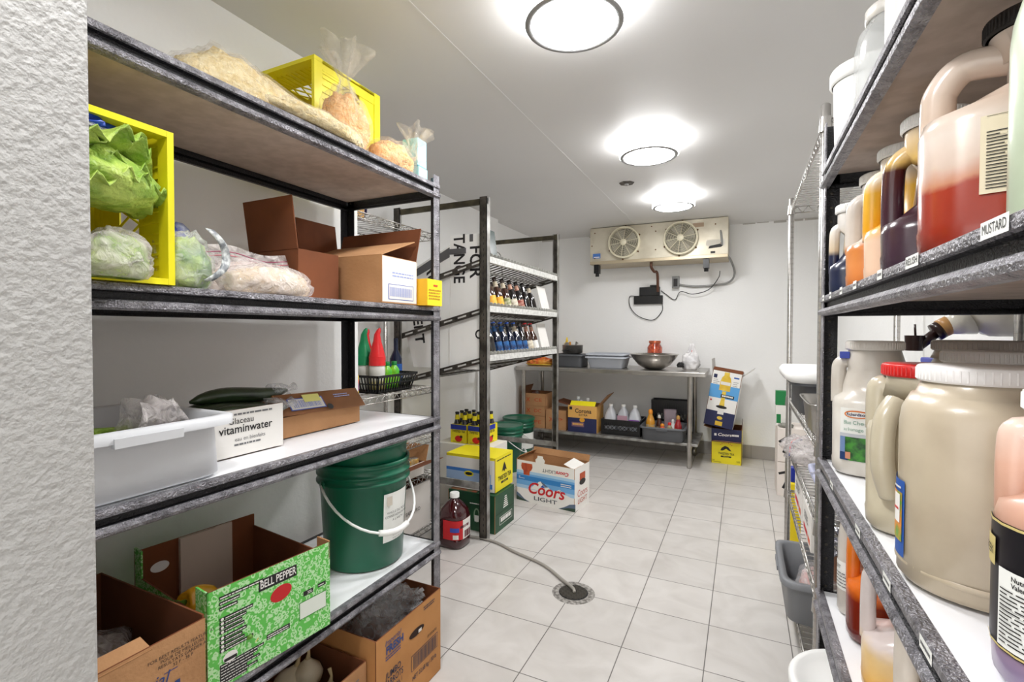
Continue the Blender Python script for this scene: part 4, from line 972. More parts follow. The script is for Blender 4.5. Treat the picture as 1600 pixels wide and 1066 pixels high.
g.add([(-2.02, 2.568, 1.60), (-1.66, 2.568, 1.775), (-1.66, 2.568, 1.715), (-2.02, 2.568, 1.56)], [(0, 1, 2, 3)], mat('duct_tape', '5c5c5e', .4))
g.build('board', t, solid=.006)
t = thing('sign_board', 'white foam panel with a lone letter O on the lower rack shelf', 'sign', (0, 0, 0))
g = MB().box(-1.655, 2.556, 1.02, -1.43, 2.562, 1.27, SIGNW); P = nyface(0, 2.556, 0); g.text('O', -1.445, 1.235, .075, INK, P, rot=-90, bold=.02); g.build('board', t)
t = thing('glass_tray', 'black-edged glass tray leaning on top of the bottle rack by the near post', 'tray', (-1.40, 2.66, 1.71), 0)
MB().box(-.004, -.04, 0, .004, .05, .17, mat('smoky_glass', '3c4a48', .2)).box(-.006, -.045, 0, .006, -.038, .172, BPL).build('tray_body', t).rotation_euler = (0, R(-8), 0)
h = MB().tube(bez([(-2.05, 3.95, 1.98), (-1.98, 3.90, 1.93), (-1.95, 3.88, 1.75), (-1.90, 3.84, 1.62)]), .004, mat('grey_wire', '8a8884', .5)); tag(h.build('loose_cable'), 'thin grey cable hanging down the side wall behind the bottle rack', 'cable')

# ---------------------------------------------------------------- floor goods by the rack
t = thing('juice_jug', 'large dark red cranberry juice jug with white cap on the floor', 'jug', (-1.525, 2.41, 0))
JUI = mat('cranberry_juice', '3a0710', .12, spec=.7, coat=.5)
MB().loft([(0, 0, 0, .070, .070, 3), (0, 0, .006, .080, .080, 3.4), (0, 0, .05, .082, .082, 3.4), (0, 0, .06, .078, .078, 3), (0, 0, .16, .078, .078, 3), (0, 0, .175, .082, .082, 3), (0, 0, .215, .074, .074, 2.4), (0, 0, .25, .045, .045, 2), (0, 0, .27, .022, .022, 2), (0, 0, .29, .022, .022, 2)], JUI).build('jug_body', t)
MB().lathe([(.028, .278), (.028, .302), (.025, .305)], WPL, seg=28).build('cap', t)
g = MB(); wrap(g, .080, 3.2, -100, 35, .055, .165, REDI, .0016)
for (c, z0, z1, b0, b1) in ((WHT, .055, .165, .62, 1.0), (mat('blue_oval', '3b4fb4', .5), .10, .125, .12, .45), (LBL, .06, .085, .2, .42), (mat('cherry_print', '5c1020', .5), .06, .10, .68, .92), (mat('cherry_print', '5c1020', .5), .12, .135, .5, .8)):
    wrap(g, .080, 3.2, -100 + b0 * 135, -100 + b1 * 135, z0, z1, c, .0024)
g.build('paper_label', t)
GCD = mat('dark_green_card', '17402a', .45, col2='1f5233', vscale=3)
t = thing('beer_case', 'dark green printed beer case on the floor behind the rack post', 'box', (-1.705, 2.62, 0), 0)
def deco(b):
    P = pxface(.34, 0, 0); b.rect(.06, .035, .24, .085, WHT, P, .0006); b.rect(.063, .038, .237, .082, GCD, P, .001); b.lines(.075, .045, .225, .077, 1, WHT, P, seed=6, z=.0016, fill=.8, ragged=.05)
    for i in range(6): b.rect(.11 + .004 * i, .13 + i * .013, .18 - .004 * i, .137 + i * .013, WHT, P, .001)
    b.rect(.0, .112, .27, .114, mat('deep_green', '0d2818', .6), P, .001)
    Q = nyface(0, 0, 0); b.lines(.16, .165, .26, .18, 1, WHT, Q, seed=3); b.ell(.21, .10, .022, .045, mat('pale_green', '8fa98c', .5), Q); b.ell(.21, .10, .014, .035, GCD, Q, .0014); b.rect(.195, .06, .225, .10, LBL, Q, .002)
carton(t, 0, .34, 0, .27, 0, .235, GCD, CARD, deco=deco, lid=True)
MB().box(.01, .01, .2385, .20, .26, .2395, mat('printed_food_lid', 'a8553a', .6, col2='2e5c34', vscale=12)).build('printed_lid', t)
t = thing('beer_case', 'yellow printed hard tea case with blue and white panel stacked on the green case', 'box', (-1.745, 2.66, .2425), 0)
def deco(b):
    P = pxface(.36, 0, 0); b.text('TWISTED TEA', .13, .075, .04, INK, P, bold=.02, w=.19)
    b.poly([(.09, .11), (.11, .15), (.125, .17), (.143, .145), (.16, .11), (.14, .12), (.125, .105), (.11, .12)], INK, P, .001); b.rect(.08, .038, .18, .052, INK, P); b.text('ORIGINAL', .13, .045, .012, YEL, P, .002)
    b.lines(.02, .19, .24, .205, 1, INK, P, seed=5, ragged=.1)
    Q = nyface(0, 0, 0); b.rect(.0, 0, .355, .20, WHT, Q); b.rect(0, .05, .33, .11, mat('pale_blue_print', 'a7c4ea', .6), Q, .001); b.rect(0, .11, .30, .13, mat('mid_blue_print', '3f7fd0', .6), Q, .0014); b.ell(.17, .10, .035, .018, YEL, Q, .002); b.ell(.17, .10, .026, .010, INK, Q, .0026); b.rect(.26, .02, .34, .05, mat('mid_blue_print', '3f7fd0', .6), Q, .002)
carton(t, 0, .36, 0, .25, 0, .215, YEL, CARD, deco=deco, lid=True)
t = thing('drink_case', 'plain white-topped case behind the yellow case, under the six-packs', 'box', (-2.0, 2.925, 0), 0)
MB().box(0, 0, 0, .44, .26, .448, WCARD).build('case_body', t, bev=.002)
pk = None; bp = None
for i, (x, y, lb) in enumerate(((-1.84, 3.06, 'yellow six-pack carrier of hard tea nearer the black shelving'), (-1.695, 3.06, 'yellow six-pack carrier of hard tea beside the rack post'))):
    if pk is None:
        t = pk = thing('six_pack', lb, 'bottle carrier', (x, y, .450), 0, 'yellow six-pack carriers')
        g = MB().box(-.066, -.10, 0, .066, .10, .13, YEL)
        for P in (nyface(0, -.10, 0), pxface(.066, 0, 0)):
            g.rect(-.066, .095, .066, .13, mat('cobalt_card', '2338a8', .5), P); g.text('TWISTED TEA', 0, .082, .024, INK, P, bold=.02, w=.11); g.ell(0, .03, .03, .022, RED, P); g.ell(.022, .045, .012, .010, mat('leaf_print', '4a2a10', .5), P, .001); g.lines(-.05, .005, .05, .012, 1, INK, P, seed=3)
        g.build('carrier', t)
    else: dup(pk, (x, y, .450), lb)
    for a in range(3):
        for b_ in range(2):
            lb2 = 'yellow-capped bottle in the %s six-pack, %s row' % (('first', 'second')[i], ('front', 'middle', 'back')[a] + (' inner', ' outer')[b_])
            p = (x - .032 + b_ * .064, y - .064 + a * .064, .582)
            if bp is None:
                bp = thing('tea_bottle', lb2, 'bottle', p, 0, 'yellow-necked tea bottles')
                MB().lathe([(.026, 0), (.016, .035), (.0135, .075)], BLKG, seg=16).build('bottle_neck', bp); MB().lathe([(.0175, .032), (.0145, .066)], YEL, seg=16, caps=False).build('neck_label', bp); MB().lathe([(.0155, .074), (.0155, .084), (.0001, .086)], INK, seg=14).build('cap', bp)
            else: dup(bp, p, lb2)
# coors style case
t = thing('beer_case', 'open white, blue and red light beer case standing on the tiles', 'box', (-1.515, 3.255, 0), -8)
W_, D_, H_ = .478, .24, .30
def deco(b):
    P = nyface(0, 0, 0); SKY = mat('sky_blue_print', '2f7fc4', .5); SK2 = mat('pale_sky_print', 'a8cbe8', .5); SKN = mat('mid_sky_print', '6da8dc', .5)
    for i, (v0, v1, c) in enumerate(((.205, .225, SK2), (.19, .205, SKN), (.155, .19, SKY), (.12, .155, SKN), (.095, .12, SK2))): b.rect(0, v0, W_, v1, c, P, .0005)
    b.poly([(.12, .10), (.165, .145), (.185, .158), (.205, .168), (.23, .160), (.27, .135), (.31, .11), (.36, .135), (.42, .105), (.46, .09)], WHT, P, .0007)
    b.poly([(.205, .168), (.23, .160), (.27, .135), (.245, .13), (.225, .145)], mat('slate_print', '5d6f86', .5), P, .0009); b.poly([(.165, .145), (.185, .158), (.18, .14)], mat('slate_print', '5d6f86', .5), P, .0009); b.poly([(.355, .133), (.42, .105), (.38, .11)], mat('slate_print', '5d6f86', .5), P, .0009)
    b.poly([(.205, .125), (.245, .125), (.225, .145)], mat('royal_print', '1650a8', .5), P, .0012)
    DG = mat('forest_print', '33493a', .6)
    b.poly([(0, 0), (.115, 0), (.07, .015), (.03, .045), (0, .06)], mat('slate_print', '5d6f86', .5), P, .0009); b.poly([(0, 0), (.10, 0), (.05, .015), (.02, .025), (0, .035)], DG, P, .0012)
    b.poly([(.35, 0), (.485, 0), (.485, .055), (.44, .045), (.40, .02)], mat('slate_print', '5d6f86', .5), P, .0009); b.poly([(.36, 0), (.485, 0), (.485, .025), (.43, .02), (.39, .008)], DG, P, .0012)
    b.text('Coors', .245, .104, .115, REDI, P, .0016, bold=.02, rot=0, shear=.25, w=.30); b.text('LIGHT', .245, .036, .040, mat('charcoal_print', '4a4e57', .5), P, .0016, bold=.012, w=.19)
    b.text('Coors', .385, .252, .036, REDI, P, .0016, bold=.03, rot=180, shear=.25, w=.10); b.text('LIGHT', .275, .253, .034, mat('charcoal_print', '4a4e57', .5), P, .0016, rot=180, w=.105)
    b.poly([(.045, .282), (.135, .282), (.138, .255), (.128, .235), (.115, .225), (.112, .195), (.062, .195), (.06, .225), (.045, .238), (.040, .26)], mat('amber_print', '9c2f14', .4, col2='c85a2a', vscale=16), P, .001)
    b.text('28', .025, .178, .014, WHT, P, .0016); b.lines(.37, .158, .46, .185, 2, WHT, P, seed=4, z=.0016); b.lines(.02, .165, .09, .173, 1, WHT, P, seed=6, z=.0016)
    Q = pxface(W_, 0, 0); b.rect(.08, .20, .17, .25, mat('rust_print', 'b9502c', .6), Q); b.ell(.125, .185, .05, .022, INK, Q, .001); b.text('Coors', .125, .11, .07, mat('faded_red', 'c8706a', .6), Q, .0014, w=.16, rot=0); b.text('LIGHT', .125, .055, .05, mat('rust_print', 'b9502c', .6), Q, .0014, w=.15)
carton(t, 0, W_, 0, D_, 0, H_, WHT, CARD, deco=deco)
flap(t, (0, D_ - .003, H_), (W_, D_ - .003, H_), (0, .02, .045), CARD, CARD); flap(t, (W_, 0, H_ - .01), (W_, .16, H_), (-.10, .03, .02), WCARD, WCARD); flap(t, (0, D_, H_), (0, 0, H_), (.03, 0, .03), CARD, CARD)
MB().poly([(.165, 0), (.235, 0), (.24, .02), (.225, .035), (.222, .05), (.18, .05), (.178, .035), (.162, .02)], WHT, nyface(0, 0, H_)).build('bottle_tab', t, solid=.003)
# green lidded pails by the far rack
t = thing('bucket', 'dark green lidded pail standing nearer the rack post', 'bucket', (-1.93, 3.92, 0)); pail(t, .13, .148, .40, GRNP, lid=GRNP, handle=(-60, .30, .14, WPL))
t = thing('bucket', 'dark green lidded pail with white label, next to the work table', 'bucket', (-1.99, 4.32, 0)); pail(t, .13, .148, .40, GRNP, lid=GRNP, handle=(-60, .30, .14, WPL))
g = MB(); g.sheet(lambda u, v: (.1465 * math.cos(R(-55 + u * 70)), .1465 * math.sin(R(-55 + u * 70)), .12 + v * .15), 10, 1, LBL); g.build('paper_label', t)

# ---------------------------------------------------------------- steel work table and what it holds
TZ = .885; TX0, TX1, TY0, TY1 = -2.17, -.30, 4.62, 5.26
t = thing('work_table', 'long stainless steel work table with lower shelf at the back wall', 'table', (0, 0, 0))
MB().box(TX0, TY0, TZ - .042, TX1, TY1, TZ, STEEL).build('tabletop', t, bev=.006)
MB().box(TX0 + .05, TY0 + .035, .205, TX1 - .06, TY1 - .03, .23, GALV).build('lower_shelf', t, bev=.004)
for x in (TX0 + .075, -.435):
    for y in (TY0 + .055, TY1 - .06):
        MB().lathe([(.016, 0), (.022, .01), (.022, .05), (.017, .065), (.0205, .07), (.0205, TZ - .045)], STEEL, T(x, y, 0), seg=20).lathe([(.027, .19), (.027, .24)], STEEL, T(x, y, 0), seg=20).build('leg', t)
TS = .231
def plain_box(x0, x1, y0, y1, z0, h, lb, m=CARD, deco=None, open_=True, grp=None, name='cardboard_box', flaps=()):
    t = thing(name, lb, 'box', (x0, y0, z0), 0, grp)
    carton(t, 0, x1 - x0, 0, y1 - y0, 0, h, m, CARDD, deco=deco, lid=not open_)
    for f in flaps: flap(t, *f, m, CARDD)
    return t
def rdeco(s_, w_, h_):
    def f(b):
        P = nyface(0, 0, 0); M_ = mat('rust_print', 'b9502c', .6); b.text('X', w_ * .27, h_ * .5, .06, M_, P, bold=.02); b.text(s_, w_ * .68, h_ * .5, .05, M_, P, bold=.01, w=w_ * .3)
    return f
plain_box(-2.13, -1.87, 4.72, 4.98, TS, .125, 'brown carton with rust print, lowest of the stack on the table shelf', CARD, rdeco('PE', .26, .12), False)
plain_box(-2.13, -1.87, 4.72, 4.98, TS + .129, .10, 'brown carton with rust print, middle of the stack under the table', CARD, rdeco('DC', .26, .10), False)
plain_box(-2.14, -1.865, 4.72, 4.98, TS + .233, .13, 'open brown carton of cans, topmost of the stack under the table', CARD, rdeco('CE', .28, .12), True, None, 'cardboard_box', (((0, .26, .13), (.0, 0, .13), (.02, .02, .07)),))
for i, (x, y) in enumerate(((-2.09, 4.86), (-2.01, 4.85), (-1.925, 4.86), (-2.06, 4.965), (-1.95, 4.965))):
    if i == 0:
        cn = thing('drink_can', 'silver can in the open carton, front corner beside the wall', 'can', (x, y, TS + .30), 5, 'silver cans in the open carton', tilt=(90, 0)); MB().lathe([(.027, 0), (.031, .006), (.031, .10), (.026, .112), (.0001, .110)], mat('can_print', 'b9b3b0', .3, .6, col2='8a4a3a', vscale=20), seg=18).build('can_body', cn)
    else: dup(cn, (x, y, TS + .30 + .03 * (i % 2)), 'silver can in the open carton, ' + ('', 'front middle', 'front end', 'back beside the wall', 'back middle')[i], rz=4 * i - 8)
plain_box(-1.862, -1.635, 4.72, 5.0, TS, .20, 'plain brown carton between the stacked cartons and the blue-based beer case', CARD, rdeco('P', .22, .2), False)
CORO = mat('sand_print', 'd8a457', .6)
def cdeco(b):
    P = nyface(0, 0, 0); b.rect(0, 0, .30, .145, NAVY, P); b.rect(0, .145, .30, .27, CORO, P); b.text('Corona', .16, .215, .06, INK, P, .0015, bold=.02, w=.17); b.text('EXTRA', .16, .175, .03, INK, P, .0015, bold=.01, w=.09)
    b.ell(.15, .125, .028, .022, mat('sun_print', 'd99a2a', .5), P, .0015); b.rect(.04, .055, .17, .10, mat('plum_print', '7a5a6a', .6), P, .0015); b.lines(.05, .066, .16, .09, 1, CORO, P, z=.002, fill=.8, ragged=0); b.rect(.015, .225, .045, .255, INK, P, .0015)
t = plain_box(-1.61, -1.31, 4.70, 4.96, TS, .27, 'open beer case with navy base and sand-coloured top holding clear bottles', CORO, cdeco, True, None, 'beer_case')
flap(t, (.30, 0, .27), (.30, .26, .27), (.10, .03, .12), CARD, CARDK); flap(t, (0, .26, .27), (0, 0, .27), (-.14, 0, .03), CARDK, CARDK); flap(t, (.02, .003, .268), (.28, .003, .268), (0, .05, .04), YEL, YEL)
cb = None
for i, (x, y, z, lb) in enumerate(((-1.55, 4.86, .50, 'clear bottle with white cap tallest in the open beer case'), (-1.50, 4.80, .47, 'clear bottle with white cap at the front of the open beer case'), (-1.44, 4.84, .49, 'clear bottle with white cap third in the open beer case'))):
    if cb is None:
        cb = thing('clear_bottle', lb, 'bottle', (x, y, z - .15), 0, 'clear bottles in the beer case'); MB().lathe([(.03, 0), (.031, .12), (.018, .17), (.013, .20)], mat('clear_plastic_look', 'b9c3c4', .1, spec=.8), seg=18).build('bottle_body', cb); MB().lathe([(.016, .195), (.016, .22), (.013, .222)], WPL, seg=16).build('cap', cb)
    else: dup(cb, (x, y, z - .15), lb)
t = thing('milk_crate', 'black plastic crate holding three clear gallon jugs under the table', 'crate', (-1.08, 4.89, TS)); crate(t, .385, .33, .15, BPL)
HZ = mat('hazy_jug_plastic', 'd3d6dc', .25, alpha=.93)
gj = None
for i, (x, y, lb, c) in enumerate(((-1.205, 4.85, 'clear gallon jug nearest the beer case, in the black crate', 'gold_sticker'), (-1.083, 4.88, 'clear gallon jug in the middle of the black crate', 'plum_sticker'), (-.962, 4.85, 'clear gallon jug with purple label beside the grey bin', 'purple_sticker'))):
    t = thing('gallon_jug', lb, 'jug', (x, y, TS + .010), 0, 'clear gallon jugs in the black crate')
    MB().loft([(0, 0, 0, .052, .052, 4), (0, 0, .01, .058, .058, 4), (0, 0, .15, .058, .058, 4), (0, 0, .205, .045, .045, 2.6), (0, 0, .245, .02, .02, 2), (0, 0, .265, .018, .018, 2)], HZ).build('jug_body', t)
    MB().lathe([(.021, .255), (.021, .275), (.019, .277)], WPL, seg=18).build('cap', t)
    MB().tube(bez([(0, .0, .25), (.0, .045, .235), (.0, .058, .19), (.0, .05, .14)]), .011, HZ).build('handle', t)
    MB().rect(-.05, (.10, .12, .10)[i], .05, (.125, .17, .14)[i], mat(c, ('d6b23a', 'c9a0b0', '8a4aa8')[i], .5), nyface(0, -.0582, 0)).build('sticker', t)
t = thing('milk_crate', 'tilted black plastic crate standing behind the grey bin of sauces', 'crate', (-.66, 5.13, TS + .0)); crate(t, .36, .16, .33, BPL)
DT = thing('bus_tub', 'dark grey bin of sauce bottles overhanging the lower table shelf', 'tub', (-.672, 4.80, TS + .001)); tub(DT, .42, .38, .13, DGP)
OIL = mat('amber_syrup', 'c98a1c', .15, coat=.5)
for i, (x, y, h, r_, c, cc, lb) in enumerate(((-.80, 4.78, .26, .042, OIL, mat('orange_cap', 'e08a1a', .4), 'tall amber syrup bottle with orange cap in the grey bin'),
        (-.73, 4.86, .20, .03, mat('dark_sauce', '4a2a1e', .3), WPL, 'dark sauce bottle with white cap behind the amber bottle'),
        (-.68, 4.72, .14, .036, mat('paprika', 'd6552e', .4), mat('orange_cap', 'e08a1a', .4), 'squat orange spice bottle at the front of the grey bin'),
        (-.62, 4.76, .15, .032, mat('spice_mix', 'b9a58a', .5, col2='6d7a4a', vscale=30), RED, 'spice bottle with red cap in the middle of the grey bin'),
        (-.60, 4.84, .17, .028, WPL, WPL, 'white squeeze bottle in the middle of the grey bin'),
        (-.545, 4.77, .22, .034, mat('red_syrup', '9c1c22', .15, coat=.5), mat('tan_cap', 'b98a4a', .5), 'tall red syrup bottle at the end of the grey bin'),
        (-.76, 4.70, .10, .03, mat('mustard_jar', 'c9b04a', .4), mat('orange_cap', 'e08a1a', .4), 'short yellow jar at the front corner of the grey bin'))):
    t = thing('sauce_bottle', lb, 'bottle', (x, y, TS + .012), 0, 'sauce bottles in the grey bin')
    MB().lathe([(r_ * .95, 0), (r_, .004), (r_, h * .55), (r_ * .85, h * .62), (r_ * .45, h * .80), (r_ * .4, h * .86)], c, seg=20).build('bottle_body', t); MB().lathe([(r_ * .5, h * .84), (r_ * .5, h * .94), (r_ * .25, h)], cc, seg=16).build('cap', t)
    MB().lathe([(r_ * 1.015, h * .15), (r_ * 1.015, h * .45)], mat('label_tint_%d' % i, ('d9a02c', '6a4a3a', 'e9e0d0', 'e6e6df', 'd9d9d9', 'b02a2a', 'e9e6d0')[i], .5, col2='b9a88a', vscale=40), seg=20, caps=False).build('paper_label', t)
t = thing('clear_container', 'tall clear plastic container leaning in the grey bin', 'container', (-.635, 4.90, TS + .02), 8); MB().loft([(0, 0, 0, .05, .035, 6), (0, 0, .24, .06, .042, 6)], mat('rosy_clear_plastic', 'b9a9b4', .15, alpha=.55), cap=(True, False)).build('container_body', t)
# on the tabletop
TT = TZ + .0015
t = thing('chip_bag', 'orange and yellow snack packets at the wall end of the work table', 'bag', (-1.98, 4.85, TT), 10); MB().blob(.14, .07, .055, mat('snack_packets', 'e8a23a', .35, col2='d9532a', vscale=16, bump=.7, bscale=30), seed=90, amp=.3, fr=4).build('packets', t); MB().rod((-.12, -.09, .012), (.14, -.10, .012), .008, mat('ochre_stick', 'c9a02c', .5)).build('stick', t)
t = thing('bus_tub', 'black tub on the work table with a pot resting in it', 'tub', (-1.63, 4.86, TT)); tub(t, .34, .30, .13, DGP, handle=False)
t = thing('cooking_pot', 'aluminium pot with utensils, resting in the black tub', 'pot', (-1.63, 4.90, TT + .135)); 
MB().lathe([(.09, 0), (.105, .006), (.11, .085), (.114, .088), (.108, .086), (.10, .008), (.0001, .008)], STEEL, seg=32, caps=False).tube([(-.10, -.05, .03), (-.04, -.12, .035), (.04, -.12, .035)], .005, BPL).build('pot_body', t)
g = MB().tube([(-.03, 0, .02), (-.03, 0, .12)], .012, mat('wood_handle', 'c98a3a', .6)).lathe([(.03, 0), (.034, .015), (.02, .03)], STEEL, T(-.06, .01, .08) @ RX(60), seg=16).tube([(.02, .02, .03), (.035, .02, .12), (.05, .02, .10)], .010, STEEL); g.build('utensils', t)
t = thing('yellow_bottle', 'yellow squeeze bottle standing behind the rack post on the work table', 'bottle', (-1.76, 5.09, TT)); MB().lathe([(.035, 0), (.037, .2), (.03, .235), (.012, .25)], mat('mustard_yellow', 'f0c818', .35), seg=20).lathe([(.016, .25), (.006, .30)], mat('mustard_yellow', 'f0c818', .35), seg=14).build('bottle_body', t)
for z, lb in ((0, 'light grey shallow tub on the work table, lower of the nested two'), (.03, 'light grey shallow tub nested on top of its twin')):
    t = thing('bus_tub', lb, 'tub', (-1.235, 4.87, TT + z), 0, 'nested grey tubs'); tub(t, .42 - z * .4, .36 - z * .4, .115, mat('cool_grey_plastic', 'a9adb5', .45), handle=False, taper=.80)
t = thing('mixing_bowl', 'wide stainless mixing bowl on the work table', 'bowl', (-.785, 4.86, TT)); MB().lathe([(.05, 0), (.09, .004), (.15, .04), (.20, .10), (.225, .142), (.232, .144), (.232, .148), (.222, .146), (.196, .10), (.147, .043), (.088, .008), (.0001, .006)], mat('bright_stainless', 'c9c5c0', .2, .95), seg=56, caps=False).build('bowl_body', t)
t = thing('pickle_jar', 'glass jar of red preserves standing behind the mixing bowl', 'jar', (-.83, 5.18, TT)); MB().lathe([(.07, 0), (.075, .008), (.075, .2), (.055, .235), (.055, .25)], mat('red_preserve', '8a2c18', .15, col2='c9532c', vscale=30, coat=.6), seg=28).build('jar_body', t); MB().lathe([(.06, .245), (.06, .268), (.056, .27)], mat('rust_lid', 'a8502c', .4, .4), seg=28).build('lid', t)
t = thing('printed_bag', 'white crumpled bag with red and black print at the end of the work table', 'bag', (-.455, 4.95, TT), 0)
g = MB().blob(.08, .06, .10, mat('white_print_film', 'e6e4e4', .3, col2='c9c7c9', vscale=14, bump=.8, bscale=30), seed=95, amp=.2, flat=-.7)
g.sheet(lambda u, v: ((u - .5) * .13 * (1 - v * .75) + .01, .012 * math.sin(u * 9), .09 + v * .16), 10, 8, mat('white_print_film', 'e6e4e4', .3)); g.build('bag', t, solid=.002)
MB().blob(.03, .02, .03, INK, seed=96, amp=.3).build('black_print', t, loc=(-.09, -.04, .02)); MB().poly([(-.0, .10), (.04, .06), (.045, .12), (.01, .19)], RED, nyface(0, -.022, 0)).build('red_print', t)

# ---------------------------------------------------------------- cases stacked at the back wall
t = thing('beer_case', 'yellow hard tea case with navy top band on the floor by the table', 'box', (-.265, 4.985, 0), -1)
def deco(b):
    P = nyface(0, 0, 0); b.rect(0, .205, .262, .33, NAVY, P); b.text('TWISTED TEA', .13, .095, .03, INK, P, bold=.02, w=.14); b.rect(.085, .062, .175, .076, INK, P); b.text('ORIGINAL', .13, .069, .011, YEL, P, .002)
    b.poly([(.08, .125), (.09, .15), (.12, .172), (.15, .16), (.175, .125), (.155, .128), (.13, .145), (.10, .125)], INK, P, .001)
    for i in range(7): a = R(30 + i * 20); b.ell(.13 + .055 * math.cos(a), .16 + .04 * math.sin(a), .008, .004, mat('sun_print', 'd99a2a', .5), P, .0014, 8, math.degrees(a))
    b.text('24', .02, .028, .02, INK, P); b.text('355', .235, .028, .022, INK, P); b.lines(.02, .01, .09, .018, 1, INK, P); b.text('Coors', .115, .275, .038, WHT, P, bold=.03, shear=.2, w=.12); b.lines(.18, .262, .24, .285, 1, WHT, P, z=.0012, fill=.8); b.rect(.025, .262, .045, .285, WHT, P, .0012)
carton(t, 0, .262, 0, .30, 0, .33, YEL, CARDK, deco=deco)
flap(t, (0, -.001, .215), (.262, -.001, .215), (.02, -.06, .012), CARDO, CARDO); flap(t, (.262, 0, .33), (.262, .3, .33), (.0, .02, .06), NAVY, CARDK)
flap(t, (0, .3, .33), (0, 0, .33), (-.07, 0, .02), NAVY, CARD)
t = thing('beer_case', 'tall slim navy, white and blue beer carton tipped on top of the yellow case', 'box', (-.335, 4.95, .376), -3, tilt=(0, 9))
def deco(b):
    P = nyface(0, 0, 0); LB = mat('light_blue_band', '5aa2dc', .5); GB = mat('golden_beer', 'd9b02c', .4, col2='e8c94a', vscale=14)
    b.rect(0, 0, .255, .145, NAVY, P); b.rect(0, .27, .255, .395, LB, P)
    b.rect(.098, .012, .160, .052, GB, P, .001); b.rect(.10, .052, .158, .12, NAVY, P, .001); b.ell(.13, .085, .024, .016, GB, P, .0015); b.rect(.102, .12, .156, .165, WCARD, P, .001); b.ell(.128, .19, .048, .014, INK, P, .002)
    b.poly([(.105, .20), (.152, .20), (.146, .25), (.146, .34), (.112, .34), (.112, .25)], GB, P, .0012); b.rect(.105, .28, .22, .31, INK, P, .002); b.lines(.115, .286, .212, .304, 1, WHT, P, z=.003, fill=.8, ragged=0)
    b.poly([(.08, .345), (.175, .345), (.175, .43), (.165, .47), (.15, .49), (.15, .52), (.105, .52), (.105, .49), (.09, .47), (.08, .43)], GB, P, .0012); b.rect(.085, .40, .17, .43, WCARD, P, .0016)
    b.rect(.015, .455, .045, .49, NAVY, P, .001); b.rect(.19, .475, .235, .488, mat('royal_print', '1650a8', .5), P, .001)
    for k in range(3): b.lines(.02, .40 + k * .018, .075, .41 + k * .018, 1, GINK, P, seed=k, z=.0008); b.lines(.19, .40 + k * .018, .24, .41 + k * .018, 1, GINK, P, seed=k + 5, z=.0008)
    b.rect(.02, .235, .035, .25, REDI, P, .001)
carton(t, 0, .255, 0, .28, 0, .525, WHT, CARDK, deco=deco)
flap(t, (0, .003, .525), (.255, .003, .525), (0, .06, .025), CARDK, CARDK); flap(t, (.255, 0, .50), (.255, .26, .50), (.085, .04, .09), SIL, SIL); flap(t, (0, .26, .50), (0, 0, .50), (-.03, .02, .12), SIL, SIL)

# ---------------------------------------------------------------- evaporator on the back wall
t = thing('evaporator_unit', 'worn beige two-fan cooling evaporator high on the back wall', 'cooling unit', (-1.445, 4.90, 0), 0)
BEI = mat('yellowed_white_metal', 'd3ccba', .4, .25, col2='b9b09c', vscale=4)
GRD = mat('cream_fan_guard', 'e6dfc6', .4)
EW, EH, E0 = 1.31, .36, 1.955
g = MB().box(0, 0, E0, EW, .38, E0 + EH, BEI); g.box(0, -.004, E0 - .012, EW, .38, E0 + .02, mat('drain_pan_metal', 'bcae94', .4, .5))
for x, z in ((.05, .05), (.05, .31), (.66, .10), (.66, .28), (1.25, .12), (.62, .33), (1.2, .30), (.02, .18)): g.ell(x, E0 + z, .007, .007, mat('rust_spot', '6a4a2a', .7), nyface(0, 0, 0), .001, 10)
P = nyface(0, 0, E0); g.rect(.03, .05, .11, .10, mat('blue_sticker', '4a78c0', .5), P); g.rect(.04, .058, .10, .066, WHT, P, .001); g.rect(1.00, .285, 1.10, .325, mat('old_label', 'a8917a', .6), P); g.rect(1.12, .10, 1.28, .155, mat('faded_label', 'c9c4b8', .6), P); g.poly([(1.14, .075), (1.25, .085), (1.27, .10), (1.24, .115), (1.15, .10)], INK, P, .0012); g.rect(1.16, .03, 1.20, .05, INK, P)
g.build('casing', t, bev=.003)
for k, cx in enumerate((.355, .895)):
    C = T(cx, 0, E0 + .19) @ RX(90)
    MB().lathe([(.158, 0), (.158, .045), (.150, .052), (.142, .045), (.142, 0)], GRD, C, seg=48, caps=False).build('fan_shroud', t)
    MB().lathe([(.0001, .003), (.142, .003)], INK, C, seg=40, caps=False).build('fan_opening', t)
    g = MB()
    for i in range(4): g.sheet(lambda u, v, i=i: ((.03 + u * .10) * math.cos(R(i * 90 + v * 45)), (.03 + u * .10) * math.sin(R(i * 90 + v * 45)), .012 + v * .018), 4, 4, mat('fan_metal', '8c8a84', .4, .5), C)
    g.lathe([(.035, .005), (.035, .03)], mat('fan_metal', '8c8a84', .4, .5), C, seg=20); g.build('fan_blades', t)
    g = MB()
    for i in range(1, 13):
        rr = .022 + i * .0098; pts = [(rr * math.cos(a), rr * math.sin(a), .058 - rr * .05) for a in [2 * math.pi * j / 36 for j in range(37)]]; g.tube(pts, .0019, GRD, C, seg=4)
    for i in range(10): a = R(i * 36 + 10); g.rod((.02 * math.cos(a), .02 * math.sin(a), .06), (.148 * math.cos(a), .148 * math.sin(a), .05), .0025, GRD, C, seg=4)
    g.lathe([(.033, .056), (.03, .064), (.0001, .065)], GRD, C, seg=24); g.build('fan_guard', t)
    g = MB()
    for i in range(6): a = R(i * 60 + 25); g.lathe([(.008, 0), (.008, .012), (.004, .014)], mat('rust_spot', '6a4a2a', .7), C @ T(.166 * math.cos(a), .166 * math.sin(a), 0), seg=8)
    g.build('guard_clips', t)
